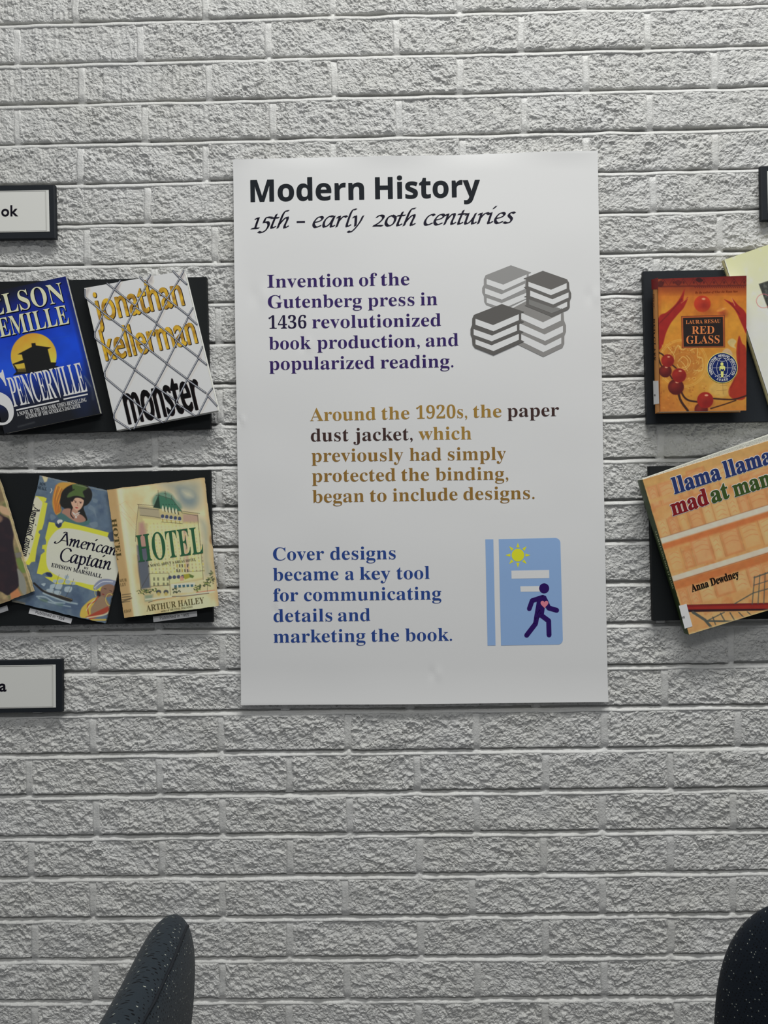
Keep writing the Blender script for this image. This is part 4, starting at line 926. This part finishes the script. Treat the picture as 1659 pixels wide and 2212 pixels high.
for k in range(9): 
    x = 400+k*105; p.line(zc((x, 560), (x+45, 490), (x+95, 560)), 1.0, (66, 14, 18), .5, .7); p.ell(zc((x+48, 530))[0], 2, 3, (70, 16, 18), 0, .6, .7)
p.line(zc((395, 572), (1305, 560)), 3.0, (70, 18, 20), 1.2, .6)
for k in range(24): p.line(zc((770+k*22, 570), (780+k*22, 585)), 1.6, (80, 16, 20), .5, .7)
p.blob(zc((375,540),(420,510),(450,545),(430,575),(395,570)), (60, 12, 16), .8, .7); p.blob(zc((560,530),(600,505),(640,530),(600,560)), (60, 12, 16), .8, .5); p.blob(zc((780,500),(820,480),(860,510),(820,530)), (30, 8, 12), .8, .7)
# red leaf-like cloth on both sides
RD = (158, 34, 30)
p.blob(zc((395,905),(480,840),(560,770),(620,690),(668,600),(655,720),(705,680),(660,790),(590,870),(520,960),(470,1070),(440,1180),(395,1210)), RD, 1.0)
p.line(zc((400,960),(500,860),(640,700)), 2.2, (96, 18, 22), 1.2, .6); p.line(zc((705,690),(630,745)), .8, (220, 170, 90), .4, .8)
p.blob(zc((1080,705),(1170,740),(1155,690),(1220,760),(1308,860),(1312,1060),(1270,980),(1200,830),(1140,760)), RD, 1.0); p.line(zc((1155,690),(1190,770)), 1, (225, 190, 120), .5, .9); p.line(zc((1130,730),(1240,860)), 2, (90, 18, 20), 1, .5)
p.blob(zc((1232,1085),(1265,1160),(1310,1250),(1312,1700),(1180,1740),(1120,1665),(1180,1540),(1220,1450),(1205,1250)), (166, 52, 32), 1.0); p.line(zc((1232,1120),(1235,1400),(1150,1620)), 2.5, (110, 24, 24), 1.6, .5)
p.blob(zc((1115,1145),(1160,1112),(1205,1140),(1185,1185),(1200,1215),(1140,1190)), (206, 206, 150), 1, .8); p.blob(zc((1060,1260),(1100,1215),(1150,1240),(1160,1290)), (206, 190, 160), 1, .8)
p.blob(zc((920,1650),(980,1570),(1100,1590),(1120,1700),(1020,1720)), (216, 190, 106), 3, .7)
# carved disc and beads
Lc = (228, 190, 96)
for r_ in (115, 240, 255): 
    ring = [zc((650+r_*math.cos(t), 1370+r_*.98*math.sin(t)))[0] for t in np.linspace(0, 6.3, 60)]; p.line(ring, 1.4, Lc, .6, .75)
p.ell(zc((640,1360))[0], 42, 42, (176, 104, 44), 0, 6, .45)
for k in range(40):
    t = k*.5; r_ = 150+60*((k*37 % 11)/11); x = 650+r_*math.cos(t); y = 1370+r_*math.sin(t)
    p.line(zc((x-14, y), (x, y-16), (x+14, y), (x+4, y+14)), 1.1, Lc, .5, .75, True); 
for q in (((495,1200),(560,1290),(560,1330)), ((560,1260),(600,1180),(640,1230),(700,1200)), ((600,1350),(650,1300),(700,1340),(690,1400),(620,1420),(590,1380)), ((720,1240),(800,1210),(800,1300),(850,1320),(850,1440),(760,1440)), ((620,1340),(660,1380),(700,1450)), ((600,1420),(680,1430),(730,1350),(690,1290))): p.line(zc(*q), 1.5, (236, 206, 120), .6, .85, True)
for k in range(70): p.ell(zc((rg.uniform(430, 900), rg.uniform(1150, 1640)))[0], rg.uniform(.8, 2), rg.uniform(.8, 1.6), Lc if k % 2 else (150, 84, 36), 0, .6, .6)
for k in range(60): p.ell(zc((rg.uniform(410, 900), rg.uniform(1560, 1840)))[0], rg.uniform(1, 3), rg.uniform(.8, 2), (216, 160, 80) if k % 2 else (160, 92, 40), rg.uniform(0, 90), .8, .4)
for q in (((1000,1655),(1110,1645)), ((1035,1600),(1105,1600)), ((1060,1550),(1070,1690)), ((990,1700),(1030,1698))): p.line(zc(*q), .8, (120, 90, 50), .5, .6)
for q, w_ in ((((395,1255),(440,1280),(470,1320)), 3.2), (((395,1310),(430,1400),(500,1470),(540,1530)), 3.2), (((520,1370),(580,1420)), 3), (((600,1520),(640,1680),(700,1750),(800,1770)), 4), (((585,1560),(620,1740),(700,1860)), 5), (((960,1735),(1100,1745),(1200,1740),(1312,1705)), 3.4), (((940,1840),(1100,1790),(1200,1755)), 2.6)): p.line(zc(*q), w_, (52, 28, 24), .8, .95, True)
def bead(c, r, col=(146, 30, 26)):
    q = zc(c)[0]; r = r/4.809; p.ell(q, r, r, col, 0, .8); p.ell((q[0]-r*.2, q[1]-r*.15), r*.6, r*.5, (186, 62, 44), -20, r*.35, .5); p.ell((q[0]+r*.25, q[1]+r*.3), r*.6, r*.5, (96, 16, 20), 0, r*.4, .4); p.ell((q[0]+r*.15, q[1]-r*.6), r*.22, r*.12, (240, 190, 150), 0, .6, .9)
bead((468, 1450), 66, (84, 24, 24)); bead((578, 1615), 82, (84, 22, 22)); bead((840, 1850), 70, (90, 30, 26)); bead((492, 1342), 66); bead((610, 1495), 74); bead((882, 1752), 84, (156, 34, 28)); bead((852, 752), 86, (196, 62, 30)); bead((1060, 840), 60, (212, 140, 52)); p.ell(zc((900,850))[0], 20, 8, (170, 80, 36), 0, 6, .6)
p.blob(zc((1000,830),(1040,800),(1100,795),(1050,830)), (228, 170, 70), 1.5, .7)
# title plate
p.poly(zc((632,880),(1085,868),(1088,1205),(640,1212)), (84, 34, 22), .5, .9); p.poly(zc((638,886),(1079,874),(1082,1199),(646,1206)), (196, 104, 48), .5); p.poly(zc((650,898),(1066,886),(1071,1193),(657,1198)), (32, 24, 22), .6); p.c *= np.array([0.84, 0.78, 0.76]); p.mottle(9, 0.07, 3)
e, sm5 = book('red and gold novel with beads and a round blue award seal', bq, PL5, 0.0255, p, SATIN, (166, 110, 52), group='books on the black boards', cover_gap=0.0012)
pr = Print(PL5); oc = ink((196, 112, 66))
for t, a, b, h_ in (('LAURA RESAU', (680,962), (1040,950), 38), ('RED', (742,1066), (975,1062), 80), ('GLASS', (685,1168), (1030,1162), 82)): q = zc(a, b); pr.text(t, q[0], q[1], (-.1, -h_/4.809), oc, 'serif', -0.004)
pr.build('title_lettering', e); pr = Print(PL5)
q = zc((775, 644), (1220, 631)); pr.text('By the author of What the Moon Saw', q[0], q[1], (-.1, -4.4), ink((92, 30, 20)), 'italic', -0.006)
pr.build('cover_lettering', e)
# seal
pr = Print(PL5, 0.0005); sc = zc((1058, 1417))[0]; ye = ink((206, 190, 110)); bl = ink((22, 34, 82)); pale = ink((196, 200, 188))
pr.disc(sc, 33.0, ye, 0); pr.disc(sc, 31.8, bl, 1)
for r_, w_ in ((21.5, .8),): pr.ribbon([(sc[0]+r_*math.cos(t), sc[1]+r_*math.sin(t)) for t in np.linspace(0, 2*math.pi, 48)], w_, pale, 2, False)
for k in (-1, 1): pr.ribbon([(sc[0]+k*12*math.sin(t), sc[1]-21.5*math.cos(t)) for t in np.linspace(0, math.pi, 20)], .7, pale, 2, False)
pr.ribbon([(sc[0]-21.5, sc[1]), (sc[0]+21.5, sc[1])], .6, pale, 2, False)
for k in (-1, 1): pr.ribbon([(sc[0]+16*t, sc[1]+k*(19.5-(1-t*t)*5.5)) for t in np.linspace(-1, 1, 10)], .7, pale, 2, False)
pr.disc((sc[0]-1, sc[1]-8), 3.2, ye, 3, ry=3.8); pr.poly([(sc[0]-6, sc[1]-3), (sc[0]-2, sc[1]-5), (sc[0]+2, sc[1]-5), (sc[0]+6, sc[1]-2), (sc[0]+5.5, sc[1]+6), (sc[0]-6.5, sc[1]+6)], ye, 3)
pr.poly([(sc[0]-3.5, sc[1]+6), (sc[0]+2.5, sc[1]+6), (sc[0]+2, sc[1]+20), (sc[0]-3, sc[1]+20)], ye, 3); pr.poly([(sc[0]-4, sc[1]+1.5), (sc[0]-.5, sc[1]+4), (sc[0]+3.4, sc[1]+1.5), (sc[0]+3.4, sc[1]+6), (sc[0]-.5, sc[1]+8), (sc[0]-4, sc[1]+6)], bl, 4)
def arc_text(t, a0, a1, r_, out=True, size=6.2):
    n_ = len(t)
    for i, ch in enumerate(t):
        if ch == ' ': continue
        a = math.radians(a0+(a1-a0)*i/(n_-1)); ux, uy = math.cos(a), math.sin(a); tx, ty = (-uy, ux) if out else (uy, -ux); s_ = 1 if out else -1
        hw = 0.9 if ch == 'I' else 1.9
        c_ = np.array([sc[0]+ux*r_, sc[1]+uy*r_]); pr.text(ch, c_-np.array([tx, ty])*hw, c_+np.array([tx, ty])*hw, (ux*size*s_*.9, uy*size*s_*.9), pale, 'sans', -0.01, 3)
arc_text('INTERNATIONAL READING ASSOCIATION', -212, 32, 23.6); arc_text('AWARD', 113, 68, 29.2, False)
pr.build('award_seal', e, 'round navy and gold award seal')
# spine print, laid on the book's left side
class SidePlane(Plane):
    def __init__(s, a, b, c): s.disp = None; n = np.cross(b-a, c-a); n /= np.linalg.norm(n); s.p0 = a; s.n = n if n[0] < 0 else -n
a_ = PL5.at(*bq[0]); b_ = PL5.at(*bq[3]); SP = SidePlane(a_, b_, a_+np.array([0, 0.03, 0])); SP.p0 = SP.p0+SP.n*0.0016
pr = Print(SP, 0.0002); 
q = zc((331, 905), (342, 1340)); pr.text('RED GLASS', q[0], q[1], (6.0, 0), ink((30, 20, 18)), 'serif', -0.004); q = zc((330, 650), (334, 800)); pr.text('RESAU', q[0], q[1], (4.6, 0), ink((60, 34, 24)), 'serif', -0.004)
pr.poly(zc((342,1552),(397,1550),(404,1788),(347,1798)), ink((206, 204, 206)), 0); q = zc((352,1690),(354,1712)); pr.text('S', q[0], q[1], (3, 0), ink((40, 40, 46)), 'gill', 0.01, 2)
pr.build('spine_lettering', e)
pr = Print(SP, 0.0001); pr.poly(zc((322,500),(392,480),(392,600),(326,605)), ink((104, 26, 26)), 0); pr.build('spine_band', e)

# orange picture book, lower right
zc = Z(4.809, 1340, 940)
L0, L1, L2, L3 = zc((228,464),(1860,-40),(2350,1570),(712,2072))
PL6 = Plane(0, pts=[(L3[0], L3[1], 0.036), (L0[0], L0[1], 0.040), (L1[0], L1[1], 0.046)])
bq = [L0, L1, L2, L3]
p = Paint(bq, 1.25); p.fill((196, 146, 88)); p.stain(24, (204, 162, 104), .8, 3, .45); p.stain(14, (186, 116, 66), .6, 7, .54)
U = lambda s_, t_: (228+s_*0.956-t_*-0.287*1.0, 464-s_*0.295+t_*0.957)   # along the top edge, down the cover
def R_(s0, t0, s1, t1, col, soft=1.2, a=.8): p.poly(zc(U(s0, t0), U(s1, t0), U(s1, t1), U(s0, t1)), col, soft, a)
rg = random.Random(21)
R_(0, 0, 1800, 90, (188, 148, 86), 3, .7)
for t0 in (0, 330, 700, 1080):
    s0 = 20
    while s0 < 1700:
        w_ = rg.choice((110, 160, 210)); h_ = rg.choice((200, 240, 280)); c_ = rg.choice(((208, 160, 104), (190, 124, 74), (200, 146, 86), (196, 132, 84)))
        R_(s0, t0+330-h_, s0+w_-14, t0+322, c_, 1.5, .75); R_(s0+18, t0+350-h_, s0+w_-34, t0+300, (214, 172, 116), 2, .45)
        for k in range(3):
            y_ = t0+370-h_+k*50; p.line(zc(U(s0+26, y_), U(s0+w_*.5, y_-14), U(s0+w_-44, y_+10)), 1.3, (178, 104, 60), .8, .5, True)
        p.line(zc(U(s0+w_-8, t0+330-h_), U(s0+w_-8, t0+320)), 1.0, (150, 92, 54), .8, .5); s0 += w_
R_(0, 636, 1800, 700, (202, 192, 170), 1.0, 1); R_(0, 700, 1800, 760, (186, 98, 50), 3, .8); R_(0, 1050, 1800, 1110, (200, 188, 164), 1.0, 1); R_(0, 1110, 1800, 1200, (182, 100, 50), 3, .8)
R_(0, 220, 1800, 262, (200, 158, 96), 2, .7); p.line(zc(U(0, 635), U(1800, 635)), 1, (120, 76, 48), .6, .7); p.line(zc(U(0, 1110), U(1800, 1110)), 1, (130, 70, 40), .6, .7)
# shopping trolley: red handle bar and grey wires
p.poly(zc((690,1762),(1800,1735),(1800,1815),(700,1838)), (40, 14, 20), .8); p.poly(zc((690,1765),(1800,1738),(1800,1800),(700,1812)), (142, 36, 26), .8); p.line(zc((695,1776),(1800,1748)), 3, (112, 22, 24), 1, .9)
for q, w_ in ((((755,1840),(880,1920),(940,1990)), 6), (((890,1930),(1180,1935)), 4), (((900,1930),(1080,1840)), 2.4), (((960,1890),(990,1970)), 2.4), (((1040,1850),(1085,1930)), 2.6), (((1140,1845),(1190,1930)), 2.6), (((1230,1840),(1290,1900)), 2.4), (((1320,1835),(1370,1880)), 2.2), (((1370,1755),(1395,1470)), 2.2), (((1430,1752),(1450,1450)), 2), (((1490,1750),(1505,1430)), 2), (((1190,1750),(1380,1640)), 2.4), (((1550,1750),(1560,1410)), 2), (((1610,1748),(1620,1390)), 2), (((1380,1640),(1760,1530)), 2.2), (((1390,1480),(1760,1350)), 2.8), (((1385,1560),(1760,1440)), 1.8)): p.line(zc(*q), w_, (74, 78, 70), .7, .95)
p.poly(zc((720,1845),(860,1930),(800,1960),(760,2000)), (200, 140, 84), 2, .5); p.line([L3, L2], 4, (216, 188, 132), 3, .8); p.line([L0, L3], 2, (206, 160, 104), 1, .6)
p.c *= np.array([0.95, 0.95, 0.97]); p.mottle(10, 0.05, 5)
GL6 = print_mat('picture_book_cover', 0.3, 0.45, 0.0001, 70)
e, sm6 = book('large orange picture book tilted on the lower right board', bq, PL6, 0.0141, p, GL6, (48, 62, 34), group='books on the black boards', cover_gap=0.0012, proud=0.012)
pr = Print(PL6); ol_ = ink((214, 206, 196)); bb = ink((36, 48, 92)); rr = ink((110, 26, 30)); gg = ink((52, 70, 32))
for t, a, b, m in (('llama', (566,610), (1050,452), bb), ('llama', (1098,442), (1582,284), bb), ('mad', (548,836), (922,712), rr), ('at', (958,706), (1136,645), gg), ('mama', (1192,640), (1730,465), gg)):
    q = zc(a, b); u = (-42/4.809*1.02, -158/4.809*1.02)
    pr.text(t, q[0], q[1], u, ol_, 'serif', 0.0, 0, fat=2.2); pr.text(t, q[0], q[1], u, m, 'serif', 0.0, 2, fat=1.0)
pr.build('title_lettering', e); pr = Print(PL6)
q = zc((746, 1628), (1236, 1470)); pr.text('Anna Dewdney', q[0], q[1], (-19/4.809, -72/4.809), ink((30, 24, 20)), 'serif', 0.0, 1, fat=0.4)
pr.build('cover_lettering', e)
a_ = PL6.at(*L0); b_ = PL6.at(*L3); SP = SidePlane(a_, b_, a_+np.array([0, 0.03, 0])); SP.p0 = SP.p0+SP.n*0.0016
pr = Print(SP, 0.0002); q = zc((362, 1000), (545, 1600)); pr.text('LLAMA LLAMA MAD AT MAMA', q[0], q[1], (3.0, -0.9), ink((176, 180, 140)), 'serif', -0.003); pr.build('spine_lettering', e)
pr = Print(PL6, 0.0005); lb = ink((196, 192, 196)); pr.poly(zc((607,1772),(686,1752),(748,1985),(668,2010)), lb, 0); q = zc((628, 1914), (672, 1900)); pr.text('EW', q[0], q[1], (-.9, -5), ink((30, 30, 36)), 'sans', -0.01, 1); pr.build('call_number_sticker', e, 'white spine sticker')

# ------------------------------------------------------------------ chairs in front of the wall
def fabric(name, base):
    m, nt, b = nodes_of(name)
    uv = nt.nodes.new('ShaderNodeUVMap'); uv.uv_map = 'UVMap'
    mp = nt.nodes.new('ShaderNodeMapping'); mp.inputs['Scale'].default_value = (1/0.0037, 1/0.0037, 1); mp.inputs['Rotation'].default_value = (0, 0, 0.35)
    nt.links.new(uv.outputs[0], mp.inputs[0])
    vo = nt.nodes.new('ShaderNodeTexVoronoi'); vo.voronoi_dimensions = '2D'; vo.inputs['Scale'].default_value = 1.0; vo.inputs['Randomness'].default_value = 0.42
    nt.links.new(mp.outputs[0], vo.inputs['Vector'])
    sp = nt.nodes.new('ShaderNodeSeparateColor'); nt.links.new(vo.outputs['Color'], sp.inputs[0])
    def M(op, x, y, z=None):
        k = nt.nodes.new('ShaderNodeMath'); k.operation = op
        for i, w in enumerate((x, y, z)):
            if w is None: continue
            if isinstance(w, (int, float)): k.inputs[i].default_value = w
            else: nt.links.new(w, k.inputs[i])
        return k.outputs[0]
    rad = M('MULTIPLY_ADD', sp.outputs[1], 0.16, 0.12)
    dot = M('LESS_THAN', vo.outputs['Distance'], rad)
    dark = M('MULTIPLY', dot, M('LESS_THAN', sp.outputs[0], 0.62)); lite = M('MULTIPLY', M('LESS_THAN', vo.outputs['Distance'], 0.15), M('GREATER_THAN', sp.outputs[0], 0.86))
    m1 = nt.nodes.new('ShaderNodeMixRGB'); m1.inputs[1].default_value = (*lin(base), 1); m1.inputs[2].default_value = (0.002, 0.003, 0.005, 1); nt.links.new(dark, m1.inputs[0])
    m2 = nt.nodes.new('ShaderNodeMixRGB'); m2.inputs[2].default_value = (*lin((168, 172, 160)), 1); nt.links.new(lite, m2.inputs[0]); nt.links.new(m1.outputs[0], m2.inputs[1])
    nt.links.new(m2.outputs[0], b.inputs['Base Color']); b.inputs['Roughness'].default_value = 0.9; b.inputs['Specular IOR Level'].default_value = 0.15
    b.inputs['Sheen Weight'].default_value = 0.06
    n = nt.nodes.new('ShaderNodeTexNoise'); n.inputs['Scale'].default_value = 2.5; nt.links.new(mp.outputs[0], n.inputs['Vector'])
    bp = nt.nodes.new('ShaderNodeBump'); bp.inputs['Distance'].default_value = 0.0004; nt.links.new(n.outputs['Fac'], bp.inputs['Height']); nt.links.new(bp.outputs[0], b.inputs['Normal'])
    return m
M_FAB = fabric('dotted_slate_fabric', (42, 50, 57)); M_FAB2 = fabric('dotted_navy_fabric', (22, 30, 40))
M_STEEL = mat('black_steel', (30, 31, 33), 0.4, 0.5, 0.6); M_PIPE = mat('dark_piping', (14, 18, 24), 0.8)
def tube(name, pts, r, mt, parent):
    P = [np.array(q, float) for q in pts]; n = 10; V = []; Fc = []
    for i, q in enumerate(P):
        d = P[min(i+1, len(P)-1)]-P[max(i-1, 0)]; d /= np.linalg.norm(d)
        a = np.cross(d, (0, 1, 0.013)); a /= np.linalg.norm(a); b = np.cross(d, a)
        V += [q+(a*math.cos(t)+b*math.sin(t))*r for t in np.linspace(0, 2*math.pi, n, endpoint=False)]
    for i in range(len(P)-1):
        for k in range(n): Fc.append((i*n+k, i*n+(k+1) % n, (i+1)*n+(k+1) % n, (i+1)*n+k))
    Fc += [tuple(range(n)), tuple(range(len(V)-1, len(V)-n-1, -1))]
    return mesh_obj(name, V, Fc, mt, parent, smooth=True)
def chair(label, far, width, ztop, turn, lean, thick, fab, hgt=0.44, expo=0.48):
    """far: floor position of the backrest edge next to the wall; turn: how far the backrest swings from square to the wall"""
    a = math.radians(turn); wv = np.array([math.sin(a), -math.cos(a), 0]); nv_ = np.array([math.cos(a), math.sin(a), 0]); up = np.array([0, 0, 1.0])
    far = np.array([far[0], far[1], 0.0]); ln = math.tan(math.radians(lean))
    def P3(s_, t, z): return far + wv*s_ + nv_*(t+(z-ztop)*ln) + up*z
    e = empty('upholstered_chair', P3(width/2, 0, 0)*np.array([1, 1, 0]), label, 'chair', 'dotted chairs before the wall')
    N, M = 120, 26; zc_ = ztop-hgt/2; V = []; UV = []; Fc = []
    def outline(th): c, s_ = math.cos(th), math.sin(th); return width/2+width/2*abs(c)**expo*math.copysign(1, c), zc_+hgt/2*abs(s_)**expo*math.copysign(1, s_)
    O = [outline(2*math.pi*k/N) for k in range(N)]
    def bow(s_): return 0.022*((s_-width/2)/(width/2))**2      # the shell wraps a little around the sitter
    for side in (1, -1):
        b = len(V); V.append(P3(width/2, side*thick/2, zc_)); UV.append((width/2+side, zc_))
        for j in range(1, M+1):
            rho = 1-(1-j/M)**2
            if j == M: rho = 1.0
            for k in range(N):
                s_ = width/2+(O[k][0]-width/2)*rho; z = zc_+(O[k][1]-zc_)*rho
                t = side*thick/2*max(1-rho**6.0, 0)**0.52; V.append(P3(s_, t-bow(s_), z)); UV.append((s_+side, z))
        V[b] = P3(width/2, side*thick/2-bow(width/2), zc_)
        for k in range(N):
            f = (b, b+1+k, b+1+(k+1) % N); Fc.append(f if side < 0 else f[::-1])
            for j in range(M-1):
                p0 = b+1+j*N; f = (p0+k, p0+N+k, p0+N+(k+1) % N, p0+(k+1) % N); Fc.append(f if side < 0 else f[::-1])
    mesh_obj('backrest', V, Fc, fab, e, smooth=True, uvs=UV)
    ring = [P3(width/2+(o[0]-width/2)*0.955, thick*0.5*(1-0.955**6)**0.52-bow(o[0]), zc_+(o[1]-zc_)*0.955) for o in O]; cen = P3(width/2, 0, zc_)
    tube('seam_piping', [q+(q-cen)/np.linalg.norm(q-cen)*0.0004 for q in ring+[ring[0], ring[1]]], 0.0016, M_PIPE, e)
    # seat cushion on the sitter's side, steel frame and legs
    SV = []; SF = []; SU = []; n1, n2 = 24, 12; t0, t1 = -0.50, -0.04; off = (0.46-ztop)*ln
    for j in range(n2+1):
        f = j/n2*math.pi-math.pi/2; rr_ = max(abs(math.cos(f))**0.35, 0.02); zz = 0.455+0.04*math.sin(f)
        for k in range(4*n1+1):
            th = 2*math.pi*k/(4*n1); ct, st = math.cos(th), math.sin(th)
            tt = (t0+t1)/2+(t1-t0)/2*abs(ct)**.4*math.copysign(1, ct)*rr_; ss = width/2+(width/2+0.01)*abs(st)**.4*math.copysign(1, st)*rr_
            SV.append(far+wv*ss+nv_*(tt+off)+up*zz); SU.append((tt, ss))
    w_ = 4*n1+1
    for j in range(n2):
        for k in range(w_-1): SF.append((j*w_+k, j*w_+k+1, (j+1)*w_+k+1, (j+1)*w_+k))
    mesh_obj('seat', SV, SF, fab, e, smooth=True, uvs=SU)
    Q = lambda s_, t, z: far+wv*s_+nv_*(t+off)+up*z
    for s_, o in ((0.05, -0.02), (width-0.05, 0.02)):
        tube('leg', [Q(s_, t0+0.06, 0.425), Q(s_+o, t0+0.03, 0.0)], 0.011, M_STEEL, e)
        tube('leg', [Q(s_, t1-0.06, 0.425), Q(s_+o, t1+0.02, 0.0)], 0.011, M_STEEL, e)
        c_ = width/2+(s_-width/2)*0.5
        tube('back_support', [Q(c_, t1-0.10, 0.425), Q(c_, t1-0.02, 0.43), Q(c_, t1+0.045, 0.47), Q(c_, 0.03, 0.60)], 0.008, M_STEEL, e)
    return e
chair('slate blue dotted chair seen edge-on, on the left below the ship jacket', (-0.287, -0.345), 0.46, 0.922, 0.0, 8.0, 0.078, M_FAB, hgt=0.47)
chair('dark navy dotted chair cut off at the right edge of the picture', (0.344, -0.36), 0.47, 0.948, 38.0, 3.0, 0.070, M_FAB2, hgt=0.47, expo=0.62)
print('objects', len(bpy.data.objects))
